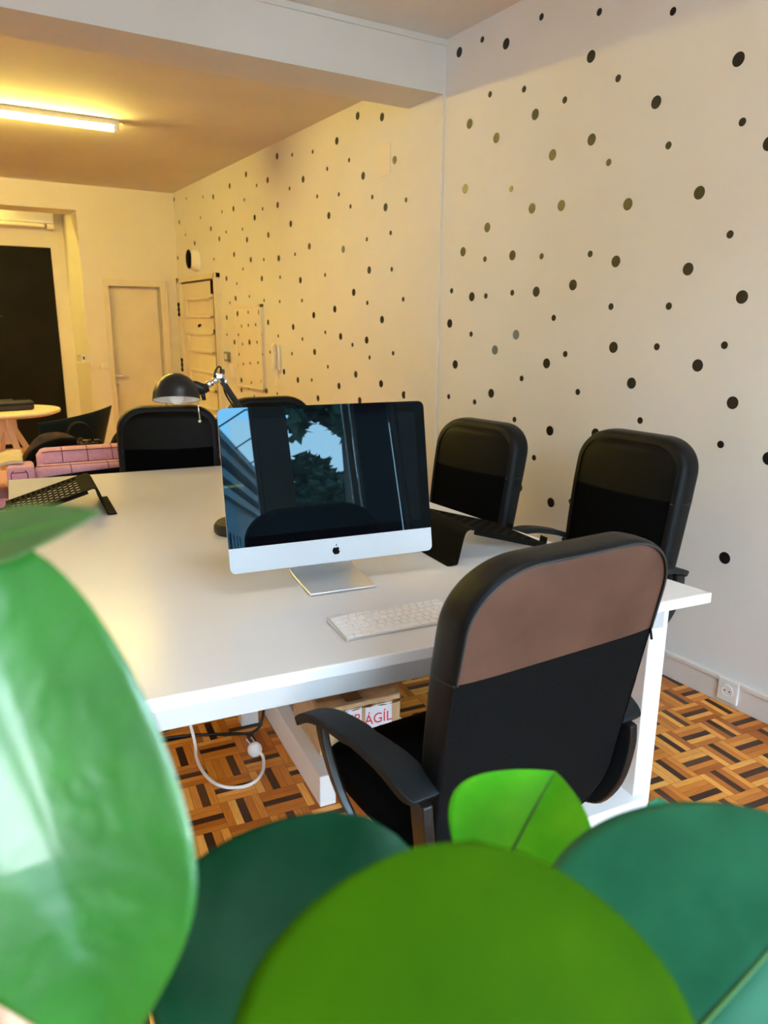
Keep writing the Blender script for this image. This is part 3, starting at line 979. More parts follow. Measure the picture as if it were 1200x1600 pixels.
# ------------------------------------------------------------------ laptop stands of bent perforated sheet
def laptop_stand(label, loc, rz):
    t = thing('laptop_stand', label, 'laptop stand', loc, rz, 'bent metal laptop stands')
    W = .28
    H = .098
    prof = smoothpath([(-.062, 0, .003), (-.040, 0, .003), (-.030, 0, .010), (-.012, 0, H-.018), (.004, 0, H-.002), (.022, 0, H-.006)], 5)
    mb = MB()
    mb.strip(prof, W, .0035, (0, 1, 0))
    mb.build('rear_leg', M_dmet, t, smooth=True, ang=40, bevel=.001)
    # perforated plate
    x0, x1, z0, z1 = .022, .275, H-.006, .018
    nu, nv = 45, 43
    def fn(u, v):
        return (x0+(x1-x0)*u, -W/2+W*v, z0+(z1-z0)*u)
    def skip(i, j):
        if i < 3 or i > 41 or j < 2 or j > 40:
            return False
        r = (i-3)//3
        return (i-3) % 3 >= 1 and (j-2+(3 if r % 2 else 0)) % 6 < 4
    mb = MB()
    mb.grid(fn, nu, nv, skip=skip)
    mb.build('plate', M_dmet, t, solid=.0035)
    for s in (-1, 1):
        mb = MB()
        a = Vector((x0+.002, s*(W/2-.004), z0)); b = Vector((x1, s*(W/2-.004), z1))
        mb.strip([a+Vector((0, 0, -.006)), b+Vector((0, 0, -.006))], .008, .014, (0, 1, 0))
        mb.build('edge_flange', M_dmet, t, bevel=.001)
    for s in (-.085, .085):
        mb = MB()
        mb.strip(smoothpath([(x1-.004, s, z1), (x1+.006, s, z1-.012), (x1+.014, s, .004), (x1+.024, s, .006), (x1+.028, s, .026)], 4), .03, .0035, (0, 1, 0))
        mb.build('hook', M_dmet, t, smooth=True, ang=40)
    return t
laptop_stand('black bent metal laptop stand half hidden behind the computer', (1.216, 1.668, TZ), math.radians(-5))
laptop_stand('black perforated laptop stand at the far left of the desk', (.452, 2.70, TZ), math.radians(175))

# ------------------------------------------------------------------ desk lamp
lp = thing('desk_lamp', 'black jointed desk lamp with domed shade behind the computer', 'desk lamp', (.795, 2.15, TZ))
def lo(x, y, z):
    return Vector((x-.795, y-2.15, z-TZ))
mb = MB()
mb.lathe([(.085, 0), (.088, .004), (.088, .022), (.080, .032), (.03, .036), (0, .036)], (0, 0, 0), 36)
mb.build('base', M_blkpl, lp, smooth=True, ang=40)
E1 = lo(.94, 2.20, .93)
mb = MB()
mb.tube([(0, 0, .03), (.02, .01, .06), E1], .009, 10)
mb.build('lower_arm', M_blkpl, lp, smooth=True)
J = lo(.762, 2.20, 1.213)
d = (J-E1).normalized()
mb = MB()
mb.strip([E1, J+d*.0], .028, .013, (0, 1, 0))
mb.strip([J-d*.01, lo(.771, 2.2, 1.238)], .016, .012, (0, 1, 0))
mb.build('upper_arm', M_blkpl, lp, bevel=.002)
mb = MB()
Rx = Matrix.Rotation(PI/2, 3, 'X')
for c, r in ((J, .014), (J+Vector((.014, -.002, -.012)), .006), (E1, .013)):
    mb = MB()
    mb.lathe([(r, -.011), (r, .011), (r*.5, .013), (0, .013)], c, 14, Rx)
    mb.build('joint_bolt', M_chrome, lp, smooth=True, ang=40)
K = lo(.705, 2.2, 1.180)
mb = MB()
mb.tube([J, K], .006, 8)
mb.ell(J*.75+K*.25, (.012, .010, .010), 12, 8)
mb.ell(J*.4+K*.6+Vector((0, 0, .002)), (.012, .010, .010), 12, 8)
mb.build('swivel', M_chrome, lp, smooth=True)
mb = MB()
mb.tube([K+Vector((.018, 0, .004)), K, K+Vector((-.022, 0, .012)), K+Vector((-.035, 0, .018))], [.012, .018, .016, .010], 12)
mb.tube([K+Vector((.0, 0, -.004)), K+Vector((.004, -.004, -.032))], [.008, .006], 8)
mb.build('lamp_holder', M_blkpl, lp, smooth=True)
# shade: dome, opening tipped towards the camera
sc_ = lo(.627, 2.2, 1.157)
Rs = Matrix.Rotation(math.radians(5), 3, 'Y') @ Matrix.Rotation(math.radians(-14), 3, 'X')
R0 = .068
prof = [(R0*math.cos(a), .074*math.sin(a)) for a in [PI/2*k/12 for k in range(13)]]
prof[-1] = (0, prof[-1][1])
mb = MB()
mb.lathe([(R0+.001, -.005)]+prof, sc_, 36, Rs)
prof2 = [(r*.97, z*.96) for r, z in prof]
mb2 = MB()
# strip the closing ngon so that the dome stays open below
mb.f = [f for f in mb.f if len(f) <= 4]
mb.mi = mb.mi[:len(mb.f)]
shd = mb.build('lamp_shade', M_blkpl, lp, smooth=True)
mb2.lathe([(R0*.985, -.004)]+[(r, z) for r, z in prof2], sc_, 36, Rs)
mb2.f = [f for f in mb2.f if len(f) <= 4]
mb2.mi = mb2.mi[:len(mb2.f)]
mb2.build('shade_lining', M_plastw, shd, smooth=True)
mb = MB()
mb.ell(sc_+Vector((0, 0, .012)), (.024, .024, .03), 14, 10)
mb.build('bulb', M_plastw, lp, smooth=True)
mb = MB()
mb.tube([lo(.684, 2.18, 1.145), lo(.687, 2.18, 1.092)], .0022, 8)
mb.ell(lo(.687, 2.18, 1.088), (.0055, .0055, .0045), 10, 8)
mb.build('pull_rod', M_chrome, lp, smooth=True)
mb = MB()
mb.tube(smoothpath([K+Vector((.02, .005, .008)), lo(.742, 2.205, 1.195), lo(.752, 2.205, 1.235), lo(.768, 2.205, 1.242), lo(.775, 2.21, 1.19), lo(.80, 2.21, 1.13), lo(.93, 2.21, .96)], 5), .003, 6)
mb.build('cable', M_blkpl, lp, smooth=True)

# ------------------------------------------------------------------ under the desk
bx = thing('cardboard_box', 'worn cardboard box with a white fragile label under the desk', 'box', (1.035, 1.925, .075), math.radians(-7))
BW, BD, BH = .27, .27, .175
mb = MB()
rr_ = random.Random(3)
def boxfn(w_, d_, h_, mbx):
    bm = bmesh.new()
    bmesh.ops.create_cube(bm, size=1)
    bmesh.ops.scale(bm, vec=(w_, d_, h_), verts=bm.verts)
    bmesh.ops.subdivide_edges(bm, edges=bm.edges, cuts=5, use_grid_fill=True)
    for v in bm.verts:
        v.co += Vector((rr_.uniform(-1, 1), rr_.uniform(-1, 1), rr_.uniform(-1, 1)))*.0022
        v.co.z += h_/2
        if v.co.z < .004:
            v.co.z = 0
    vs_ = [v.co.copy() for v in bm.verts]
    bm.verts.index_update()
    fs = [[v.index for v in f.verts] for f in bm.faces]
    bm.free()
    mbx.add(vs_, fs)
boxfn(BW, BD, BH, mb)
mb.build('carton', M_card, bx, bevel=.004)
mb = MB()
def top(u, v):
    x, y = -BW/2-.004+(BW+.008)*u, -BD/2-.004+(BD+.008)*v
    z = BH+.006+.0035*math.sin(9*u+5*v)*math.sin(14*v-3*u)+rr_.uniform(-.001, .001)
    if v < .06:
        z -= .026
        y = -BD/2-.006+.002*math.sin(40*u)
    return (x, y, z)
mb.grid(top, 22, 18)
mb.build('tape_wrap', M_tape, bx, smooth=True, solid=.0015)
mb = MB()
mb.b2((-.050, -BD/2-.002, BH+.0105), (.005, BD/2, BH+.0125))
mb.build('tape_strip', mat('dark_tape', srgb(105, 72, 48), .25, spec=.6), bx)
fy = -BD/2-.0045
lbp = MB().b2((.012, fy-.0006, .070), (.102, fy, .158)).build('label', M_paper, bx)
MB().b2((-.052, fy-.0005, .086), (-.0, fy, .160)).build('label', M_paper, bx)
RX = Matrix.Rotation(PI/2, 4, 'X')
text('lettering', 'ÁGÍL', .048, M_red, bx, Matrix.Translation((.056, fy-.0012, .096)) @ RX, sx=.92)
text('lettering', 'FR', .048, M_red, bx, Matrix.Translation((-.024, fy-.0010, .108)) @ RX, sx=.95)
mb = MB()
mb.extr([(.022, .066), (.062, .086), (.098, .074), (.075, .064)], Matrix.Translation((0, fy-.001, 0)) @ RX, .0004)
mb.extr([(-.10, .05), (-.075, .066), (-.055, .054), (-.06, .048)], Matrix.Translation((0, fy-.001, 0)) @ RX, .0004)
mb.extr([(-.09, .080), (-.075, .094), (-.06, .082)], Matrix.Translation((0, fy-.001, 0)) @ RX, .0004)
mb.build('printed_mark', M_green, bx, weld=False)
text('lettering', 'THIS SIDE', .016, M_ink, bx, Matrix.Translation((-.082, fy-.001, .026)) @ RX)

# white extension lead with its round plug, and cables
cw = thing('power_cable', 'white power cable with a round plug looped on the parquet', 'cable', (.757, 2.023, 0))
def co(x, y, z):
    return (x-.757, y-2.023, z)
mb = MB()
mb.tube(smoothpath([co(.772, 2.045, .026), co(.783, 2.02, .014), co(.757, 1.957, .006), co(.712, 1.916, .006), co(.664, 1.913, .006), co(.616, 1.949, .006), co(.595, 2.023, .006), co(.599, 2.131, .006), co(.615, 2.20, .03), co(.60, 2.27, .25), co(.62, 2.30, .68)], 6), .0055, 8)
mb.build('lead', M_plastw, cw, smooth=True)
mb = MB()
mb.ell((0.012, .03, .026), (.024, .024, .025), 16, 10)
mb.tube([co(.770, 2.05, .026), co(.777, 2.032, .018)], [.012, .008], 10)
mb.build('plug', M_plastw, cw, smooth=True)
mb = MB()
mb.tube([(.004, .045, .04), (-.004, .062, .052)], .003, 6)
mb.tube([(.020, .05, .04), (.014, .066, .052)], .003, 6)
mb.build('pin', M_chrome, cw)
mb = MB()
mb.tube(smoothpath([(.898, 2.20, .60), (.888, 2.205, .30), (.86, 2.20, .06), (.82, 2.19, .006), (.74, 2.22, .006), (.60, 2.287, .006), (.42, 2.33, .006)], 6), .005, 8)
tag(mb.build('black_cable', M_blkpl, smooth=True), 'black cable lying on the parquet below the desk', 'cable')
mb = MB()
mb.tube(smoothpath([(1.00, 2.33, .50), (.995, 2.32, .28), (.965, 2.26, .118), (.975, 2.30, .112), (1.0, 2.36, .20), (1.005, 2.35, .45)], 6), .006, 8)
tag(mb.build('looped_cable', M_plastw, smooth=True), 'short white cable looped beside the white desk post', 'cable')

# ------------------------------------------------------------------ office chairs
ZB_, ZT_, ZS_ = .43, 1.032, .833
def lerp(a, b, t):
    return a+(b-a)*t
def y_rear(z):
    t = (z-.43)/.605
    return -.200-.085*t-.022*t*t
def th_(z):
    return .064+.014*max(0, min(1, (z-.5)/.4))
def hw_(z, ins=0.0):
    pts = [(.43, .216), (.55, .222), (.70, .229), (.84, .233), (1.04, .230)]
    for (a, b), (c, d) in zip(pts, pts[1:]):
        if z <= c or c == 1.04:
            base = lerp(b, d, max(0, min(1, (z-a)/(c-a))))
            break
    rt, rb = .115-ins*.4, .10-ins*.4
    zt, zb = ZT_-ins, ZB_+ins
    base -= ins
    if z > zt-rt:
        q = min(1, (z-(zt-rt))/rt)
        base -= rt*1.15*(1-math.sqrt(max(0, 1-q**2.3)))
    if z < zb+rb:
        q = min(1, ((zb+rb)-z)/rb)
        base -= rb*(1-math.sqrt(max(0, 1-q**2.3)))
    return base
def panel(name, mt, parent, z0, z1, ins, front, nz=22, nu=16):
    mb = MB()
    def zz(v):
        # denser towards the rounded end
        if z1 > ZS_+.05:
            return z0+(z1-z0)*math.sin(v*PI/2)
        return z1-(z1-z0)*math.cos(v*PI/2) if False else z1-(z1-z0)*math.sin((1-v)*PI/2)
    def fn(u, v):
        z = zz(v)
        h = max(.002, hw_(z, ins))
        uu = u*2-1
        x = uu*h
        e = abs(uu)**6
        ve = 0
        for edge in (ZT_-ins-z, z-ZB_-ins):
            if edge < .03:
                ve = max(ve, ((.03-max(0, edge))/.03)**2)
        e = max(e, ve)
        if front:
            y = y_rear(z)+th_(z)+.016*(1-uu*uu)*(1-ve)-.006*e
        else:
            y = y_rear(z)-.004+.006*e
        return (x, y, z)
    mb.grid(fn, nu, nz)
    return mb.build(name, mt, parent, smooth=True)
def rim(name, mt, parent, z0, z1, closed_top, closed_bottom):
    zs = [z0+(z1-z0)*k/40 for k in range(41)]
    if closed_top:
        zs = [z0+(z1-z0)*math.sin(PI/2*k/40) for k in range(41)]
    if closed_bottom:
        zs = [z1-(z1-z0)*math.sin(PI/2*(1-k/40)) for k in range(41)]
    zs = sorted(set(zs))
    L = [(-hw_(z), z) for z in zs]
    Rr = [(hw_(z), z) for z in zs[::-1]]
    if closed_top:
        k = L[-1][0]
        mid = [(k+(-2*k)*i/10, zs[-1]) for i in range(1, 10)]
        loop = L+mid+Rr
    else:
        k = Rr[-1][0]
        mid = [(k+(-2*k)*i/10, zs[0]) for i in range(1, 10)]
        loop = Rr+mid+L
    n = len(loop)
    na = 8
    vs_ = []
    for i, (x, z) in enumerate(loop):
        a, b = loop[max(0, i-1)], loop[min(n-1, i+1)]
        tx, tz = b[0]-a[0], b[1]-a[1]
        l_ = math.hypot(tx, tz) or 1
        nx, nz_ = -tz/l_, tx/l_
        for k in range(na+1):
            an = -PI/2+PI*k/na
            ins_ = (1-abs(math.cos(an))**.7)*(.007 if an < 0 else .030)
            zq = z-nz_*ins_
            y = y_rear(z)+th_(z)*(.5+.5*math.copysign(abs(math.sin(an))**.75, an))
            vs_.append((x-nx*ins_, y, zq))
    fs = [(i*(na+1)+k, i*(na+1)+k+1, (i+1)*(na+1)+k+1, (i+1)*(na+1)+k) for i in range(n-1) for k in range(na)]
    return MB().add(vs_, fs).build(name, mt, parent, smooth=True), loop
def make_chair(label):
    t = thing('office_chair', label, 'office chair', (0, 0, 0), 0, 'black office chairs around the desk')
    br, _ = rim('backrest_rim', M_leather, t, ZB_, ZS_, False, True)
    br2, loop = rim('backrest_rim', M_leather, t, ZS_, ZT_, True, False)
    panel('back_panel', M_brown, t, ZS_, ZT_-.007, .007, False)
    panel('back_mesh', M_weave, t, ZB_+.007, ZS_, .007, False)
    panel('front_panel', M_leafr, t, ZS_+.005, ZT_-.026, .026, True)
    panel('front_pad', M_fab, t, ZB_+.026, ZS_+.005, .026, True)
    # stitched piping along the edge of the back panel
    mb = MB()
    pts = []
    for x, z in loop:
        k = 1-.009/max(.05, math.hypot(x, max(0, z-.80)))
        pts.append((x*k, y_rear(z)-.0015, .80+(z-.80)*k if z > .85 else z))
    mb.tube(pts, .0022, 6)
    mb.build('piping', M_stitch, t, smooth=True)
    for s in (-1, 1):
        mb = MB()
        pts = []
        for k in range(9):
            an = -PI/2+PI*k/8
            ins_ = (1-math.cos(an))*(.007 if an < 0 else .030)
            pts.append((s*(hw_(ZS_)-ins_+.0006), y_rear(ZS_)+th_(ZS_)*(.5+.5*math.sin(an)), ZS_))
        mb.tube(pts, .0018, 6)
        mb.build('seam', M_blkpl, t, smooth=True)
    # seat cushion with a rolled front edge
    mb = MB()
    def seat(u, v):
        a, p = 2*PI*u, PI*(v-.5)
        sg = lambda q, e: math.copysign(abs(q)**e, q)
        x = .238*sg(math.cos(a), .45)*max(0, math.cos(p))**.35
        y = .02+.225*sg(math.sin(a), .45)*max(0, math.cos(p))**.35
        z = .462+.042*sg(math.sin(p), .6)
        if y > .12:
            z -= (y-.12)**2*2.2
        return (x, y, z)
    mb.grid(seat, 40, 14)
    mb.build('seat', M_fab, t, smooth=True)
    mb = MB()
    mb.b2((-.11, -.13, .385), (.11, .12, .425))
    mb.strip(smoothpath([(0, -.05, .40), (0, -.17, .40), (0, -.225, .44), (0, -.235, .50)], 4), .07, .012, (1, 0, 0))
    mb.build('tilt_mechanism', M_blkpl, t, weld=False, bevel=.004)
    # arms: flat strap looping from the rear post over the pad to the front post
    for s in (-1, 1):
        mb = MB()
        pad = smoothpath([(s*.246, -.222, .612), (s*.252, -.205, .623), (s*.262, -.14, .645), (s*.285, -.05, .660), (s*.298, .03, .655), (s*.306, .085, .635), (s*.310, .112, .615)], 4)
        n = len(pad)
        mb.strip(pad, [(.052+.016*math.sin(PI*min(1, 2.2*i/n))) if i < n*.45 else lerp(.062, .034, (i/n-.45)/.55) for i in range(n)], [.018]*n, (1, 0, 0))
        ar = mb.build('armrest', M_blk, t, smooth=True, ang=50, bevel=.006, seg=3)
        mb = MB()
        mb.strip(smoothpath([(s*.248, -.212, .610), (s*.246, -.215, .56), (s*.232, -.205, .48), (s*.215, -.17, .42), (s*.20, -.12, .408)], 4), .044, .020, (0, 1, .15))
        mb.build('rear_post', M_blkpl, ar, bevel=.004)
        mb = MB()
        mb.strip(smoothpath([(s*.300, .055, .642), (s*.297, .040, .585), (s*.285, .0, .50), (s*.262, -.055, .435), (s*.22, -.075, .408)], 4), .034, .016, (0, 1, .3))
        mb.build('front_post', M_blkpl, ar, bevel=.004)
        mb = MB()
        for (y, z) in ((-.218, .575), (-.206, .47)):
            mb.lathe([(.007, 0), (.007, .003), (.003, .003), (.003, .001), (0, .001)], (s*(.246 if z > .5 else .230), y-.012, z), 12, Matrix.Rotation(PI/2, 3, 'X'))
        mb.build('bolt', M_chrome, ar)
    mb = MB()
    mb.tube([(0, 0, .07), (0, 0, .25)], .032, 16)
    mb.tube([(0, 0, .25), (0, 0, .39)], .018, 16)
    mb.build('gas_column', M_blkpl, t, smooth=True, ang=40)
    for k in range(5):
        a = 2*PI*k/5+.3
        ca, sa = math.cos(a), math.sin(a)
        mb = MB()
        mb.tube([(ca*.02, sa*.02, .105), (ca*.15, sa*.15, .100), (ca*.28, sa*.28, .082)], [.026, .021, .015], 10, flat=.8)
        sp = mb.build('base_spoke', M_blkpl, t, smooth=True)
        cx_, cy_ = ca*.275, sa*.275
        mb = MB()
        mb.tube([(cx_, cy_, .085), (cx_, cy_, .045)], .008, 8)
        for q in (-1, 1):
            c = Vector((cx_+sa*.012*q, cy_-ca*.012*q, .026))
            d = Vector((sa, -ca, 0))*.008
            mb.tube([c-d, c+d], .026, 16)
        mb.build('caster', M_blkpl, sp, smooth=True, ang=40)
    return t
ch0 = make_chair('office chair in front seen from behind with dusty brown back panel, before the keyboard')
ch0.location = (.868, 1.10, 0)
mb = MB()
mb.tube([(.2245, -.262, .845), (.228, -.268, .81)], .0025, 6)
zp = mb.build('zip_pull', M_dmet, None, smooth=True)
for (x, y, rz, sc_c, lb) in ((1.605, 2.258, 97.5, .975, 'office chair against the dotted wall whose back rises just right of the computer'),
                       (1.757, 1.655, 91.7, .995, 'office chair by the dotted wall with its left armrest showing above the desk edge'),
                       (1.52, 2.865, 95, .97, 'office chair almost hidden behind the right edge of the computer screen'),
                       (.865, 3.20, 164.3, .97, 'office chair at the far desk edge facing the camera, in front of the pink sofa'),
                       (1.48, 3.35, 176, .97, 'office chair of which only the top shows above the left end of the computer')):
    c = copy_tree(ch0)
    c.location = (x, y, 0)
    c.rotation_euler = (0, 0, math.radians(rz))
    c.scale = (sc_c*(.965 if sc_c > .972 else 1), sc_c, sc_c)
    c['label'] = lb
zp.parent = ch0

# ------------------------------------------------------------------ sofa and what lies on it
SOR = math.radians(-5)
sofa = thing('sofa', 'pink checked sofa seen from behind beyond the desk', 'sofa', (.30, 3.80, 0), SOR)
SL = 1.75
mb = MB()
mb.b2((.09, 0, .10), (SL, .12, .70))
mb.build('back_frame', M_pink, sofa, bevel=.03, seg=4)
mb = MB()
mb.b2((.09, .10, .12), (SL, .82, .43))
mb.build('seat', M_pink, sofa, bevel=.04, seg=4)
MB().b2((-.30, .0, .06), (-.02, .80, .565)).build('chaise_block', M_pink, sofa, bevel=.03, seg=4)
for x0 in (-.03, SL):
    mb = MB()
    prof_ = [(-.03, .06), (.82, .06), (.82, .50), (.36, .52), (.22, .62), (.14, .715), (-.03, .715)]
    mb.add([(x0, y, z) for y, z in prof_]+[(x0+.120, y, z) for y, z in prof_],
           [list(range(7)), list(range(7, 14))[::-1]]+[[i, (i+1) % 7, 7+(i+1) % 7, 7+i] for i in range(7)])
    a_ = mb.build('arm', M_pink, sofa, bevel=.016, seg=4)
    mb = MB()
    for pts in ([(x0+.018, -.031, .10), (x0+.018, -.031, .685), (x0+.03, -.031, .70)], [(x0+.088, -.031, .10), (x0+.088, -.031, .685), (x0+.078, -.031, .70)], [(x0+.018, -.031, .690), (x0+.088, -.031, .690)]):
        mb.tube(pts, .0025, 5)
    mb.build('seam', M_seam, a_)
cl = (SL-.10)/2
for k in range(2):
    x0 = .105+k*cl
    mb = MB()
    def roll(u, v, x0=x0):
        a = 2*PI*v
        sg = lambda q, e: math.copysign(abs(q)**e, q)
        e = min(1, min(u, 1-u)/.04)
        kk = .80+.20*math.sqrt(e)
        return (x0+(cl-.01)*u, .185+.085*sg(math.cos(a), .7)*kk, .60+.165*sg(math.sin(a), .6)*kk)
    mb.grid(roll, 40, 28)
    mb.add([], [])
    cu = mb.build('back_cushion', M_pink, sofa, smooth=True)
    mb = MB()
    for i in range(1, 7):
        u = i/7
        pts = [Vector(roll(u, j/28)) for j in range(29)]
        c0 = Vector((pts[0].x, .185, .60))
        mb.tube([c0+(p-c0)*1.006 for p in pts], .0022, 5, cap=False)
    for v in (.33, .43):
        pts = [Vector(roll(u/30, v)) for u in range(1, 30)]
        mb.tube([p+Vector((0, -.001, .001)) for p in pts], .0022, 5)
    mb.build('grid_seam', M_seam, cu)
mb = MB()
for x in (.25, .42, .60, .78, .96, 1.14, 1.32, 1.5):
    mb.tube([(x, -.001, .60), (x, -.001, .685), (x, .012, .6985), (x, .10, .7005)], .0022, 5)
mb.tube([(.1, .030, .7008), (SL, .030, .7008)], .0022, 5)
mb.build('frame_seam', M_seam, sofa)
for x in (.04, SL+.05):
    for y in (.05, .75):
        MB().tube([(x, y, 0), (x, y, .08)], [.018, .024], 10).build('leg', M_blkpl, sofa)
# black throw hanging over the back
def sp_(x, y, z):
    return Matrix.Rotation(SOR, 4, 'Z') @ Vector((x, y, z)) + Vector((.30, 3.80, 0))
mb = MB()
def throw(u, v):
    x = .10+1.55*u
    zt = .652+.035*math.sin(u*PI*.9)**.7
    z = zt-(zt-.20)*v
    return sp_(x, -.012-.02*v-.006*math.sin(u*40)*v-.004*math.sin(u*17+1), z)
mb.grid(throw, 60, 10)
tag(mb.build('black_throw', M_blackfab, smooth=True, solid=.008), 'black cloth hanging down the rear of the pink sofa', 'throw')
# handbag with two upright handles
hb = thing('handbag', 'black handbag with two upright handles standing on the sofa', 'handbag', tuple(sp_(.335, .48, .435)), SOR)
mb = MB()
mb.add([(-.13, -.06, 0), (.13, -.06, 0), (.13, .06, 0), (-.13, .06, 0), (-.105, -.025, .315), (.105, -.025, .315), (.105, .025, .315), (-.105, .025, .315)],
       [(3, 2, 1, 0), (4, 5, 6, 7), (0, 1, 5, 4), (1, 2, 6, 5), (2, 3, 7, 6), (3, 0, 4, 7)])
mb.build('body', M_leather, hb, bevel=.015, seg=3)
for s in (-1, 1):
    mb = MB()
    pts = [(.062*math.cos(PI*k/14), s*.02+.004*s*math.sin(PI*k/14), .305+.105*math.sin(PI*k/14)**.8) for k in range(15)]
    mb.tube(pts, .006, 8)
    mb.build('handle', M_leather, hb, smooth=True)
mb = MB()
for x in (-.06, -.03, 0, .03, .06):
    mb.ell((x, -.030, .305), (.007, .004, .005), 8, 6)
mb.tube([(-.09, -.028, .30), (.09, -.028, .30)], .0025, 6)
mb.build('zip_trim', M_gold, hb, smooth=True)
def lump(name, label, cat, c, r, mt, rz=0, seed=1, wob=.12, group=None, flat=True):
    mb = MB()
    mb.ell(c, r, 40, 22, Matrix.Rotation(rz, 3, 'Z'), wob=wob, seed=seed)
    o = mb.build(name, mt, smooth=True)
    return tag(o, label, cat, group)
lump('brown_jacket', 'brown jacket heaped over the left end of the pink sofa back', 'jacket', sp_(.205, .37, .625), (.165, .095, .19), M_brnfab, SOR, 5, .07)
mb = MB()
mb.tube(smoothpath([sp_(.06, .30, .45), sp_(.055, .26, .60), sp_(.09, .25, .72), sp_(.19, .26, .775), sp_(.30, .29, .775)], 5), [.03, .034, .032, .028, .02]+[.02]*16, 10)
tag(mb.build('jacket_sleeve', M_blackfab, smooth=True), 'dark sleeve curling over the rounded left corner of the sofa cushion', 'sleeve')
lump('soft_bag', 'black soft bag on the sofa between handbag and far office chair', 'bag', sp_(.60, .50, .625), (.125, .11, .192), M_blackfab, SOR, 9, .08)
mb = MB()
for k, (x, z) in enumerate(((.30, .768), (.325, .775), (.35, .770), (.28, .760))):
    mb.lathe([(.012, -.002), (.016, 0), (.012, .002)], sp_(x, .33, z), 10, Matrix.Rotation(1.2+k, 3, 'X'))
tag(mb.build('key_ring', M_gold, smooth=True), 'bunch of metal rings and clasps lying beside the black handbag', 'keys')
mb = MB()
def coat(u, v):
    x = .045-.42*u
    q = max(0, (u-.10)/.9)
    z = .728-.16*q**1.3+.010*math.sin(9*v+4*u)*u-.03*max(0, u-.75)*4
    return sp_(x, .02+.36*v+.03*math.sin(7*u), z)
mb.grid(coat, 30, 24)
tag(mb.build('cream_coat', M_cream, smooth=True, solid=.014), 'cream coat draped over the left arm of the pink sofa', 'coat')
lump('black_scarf', 'black scarf lying along the top of the cream coat', 'scarf', sp_(-.20, .36, .700), (.13, .14, .035), M_blackfab, .5, 8, .10)
lump('black_hat', 'black hat resting low on the front of the cream coat', 'hat', sp_(-.265, -.03, .605), (.05, .045, .035), M_blackfab, 0, 12, .05)
# banded cushion at the right end
cuo = thing('banded_cushion', 'brown cushion with a yellow band at the right end of the sofa', 'cushion', tuple(sp_(1.12, .50, .43)), SOR)
MB().box((0, 0, .20), (.36, .13, .40)).build('body', M_brnfab, cuo, bevel=.04, seg=4)
MB().box((0, -.002, .325), (.366, .136, .02)).build('band', M_yellow, cuo)
MB().box((0, -.002, .352), (.364, .134, .022)).build('band', mat('maroon_band', (.06, .008, .01), .8), cuo)
MB().box((0, 0, .405), (.30, .08, .012)).build('band', M_paper, cuo)

# ------------------------------------------------------------------ round table and shell chair beyond
rtb = thing('round_table', 'pale wooden round table on splayed legs before the chalkboard', 'table', (.47, 6.04, 0))
mb = MB()
mb.lathe([(0, .705), (.33, .708), (.368, .722), (.372, .732), (.368, .742), (0, .742)], (0, 0, 0), 48)
mb.build('tabletop', M_wood, rtb, smooth=True, ang=30)
for k in range(4):
    a = PI/2*k+.35
    ca, sa = math.cos(a), math.sin(a)
    mb = MB()
    mb.strip([(ca*.045, sa*.045, .708), (ca*.05, sa*.05, .60), (ca*.075, sa*.075, .55), (ca*.36, sa*.36, .0)], .036, [.036, .036, .036, .028], (-sa, ca, 0))
    mb.build('leg', M_wood, rtb, bevel=.004)
mb = MB()
mb.box((0, 0, .60), (.05, .05, .21))
mb.build('post', M_wood, rtb)
pz = thing('zip_case', 'dark quilted zip case lying on the round wooden table', 'case', (.50, 6.03, .742), .1)
MB().box((0, 0, .036), (.30, .20, .07)).build('body', mat('quilted_case', (.018, .014, .024), .6, noise=.4, nscale=40, bump=.5, bscale=60), pz, bevel=.02, seg=4)
mb = MB()
mb.tube([(-.14, -.101, .045), (.14, -.101, .045)], .004, 6)
mb.build('zip', M_dmet, pz)
tag(MB().box((.575, 6.03, .742+.076), (.10, .06, .008)).build('phone', M_dmet, bevel=.003), 'slim dark phone lying on top of the zip case', 'phone')
scx = thing('shell_chair', 'dark teal plastic shell chair behind the pink sofa', 'chair', (.74, 5.30, 0), .35)
mb = MB()
def shell(u, v):
    uu = u*2-1
    if v < .5:                                 # the seat
        q = v/.5
        return (.215*uu*(.86+.14*q), .22-.40*q, .445-.02*math.sin(PI*q)*(1-uu*uu)+.05*abs(uu)**3*q)
    q = (v-.5)/.5                              # the back
    zt = .79+.035*uu
    return (.215*uu*(1+.20*q), -.18-.075*q+.10*abs(uu)**2.5*(1-.3*q), .445+.05*abs(uu)**3*(1-q)+(zt-.445)*q)
mb.grid(shell, 20, 24)
mb.build('shell', M_teal, scx, smooth=True, solid=.008)
for sx in (-1, 1):
    for sy in (-1, 1):
        mb = MB()
        mb.tube([(sx*.10, sy*.10, .435), (sx*.21, sy*.20, 0)], [.017, .012], 10)
        mb.build('leg', M_wood, scx, smooth=True)

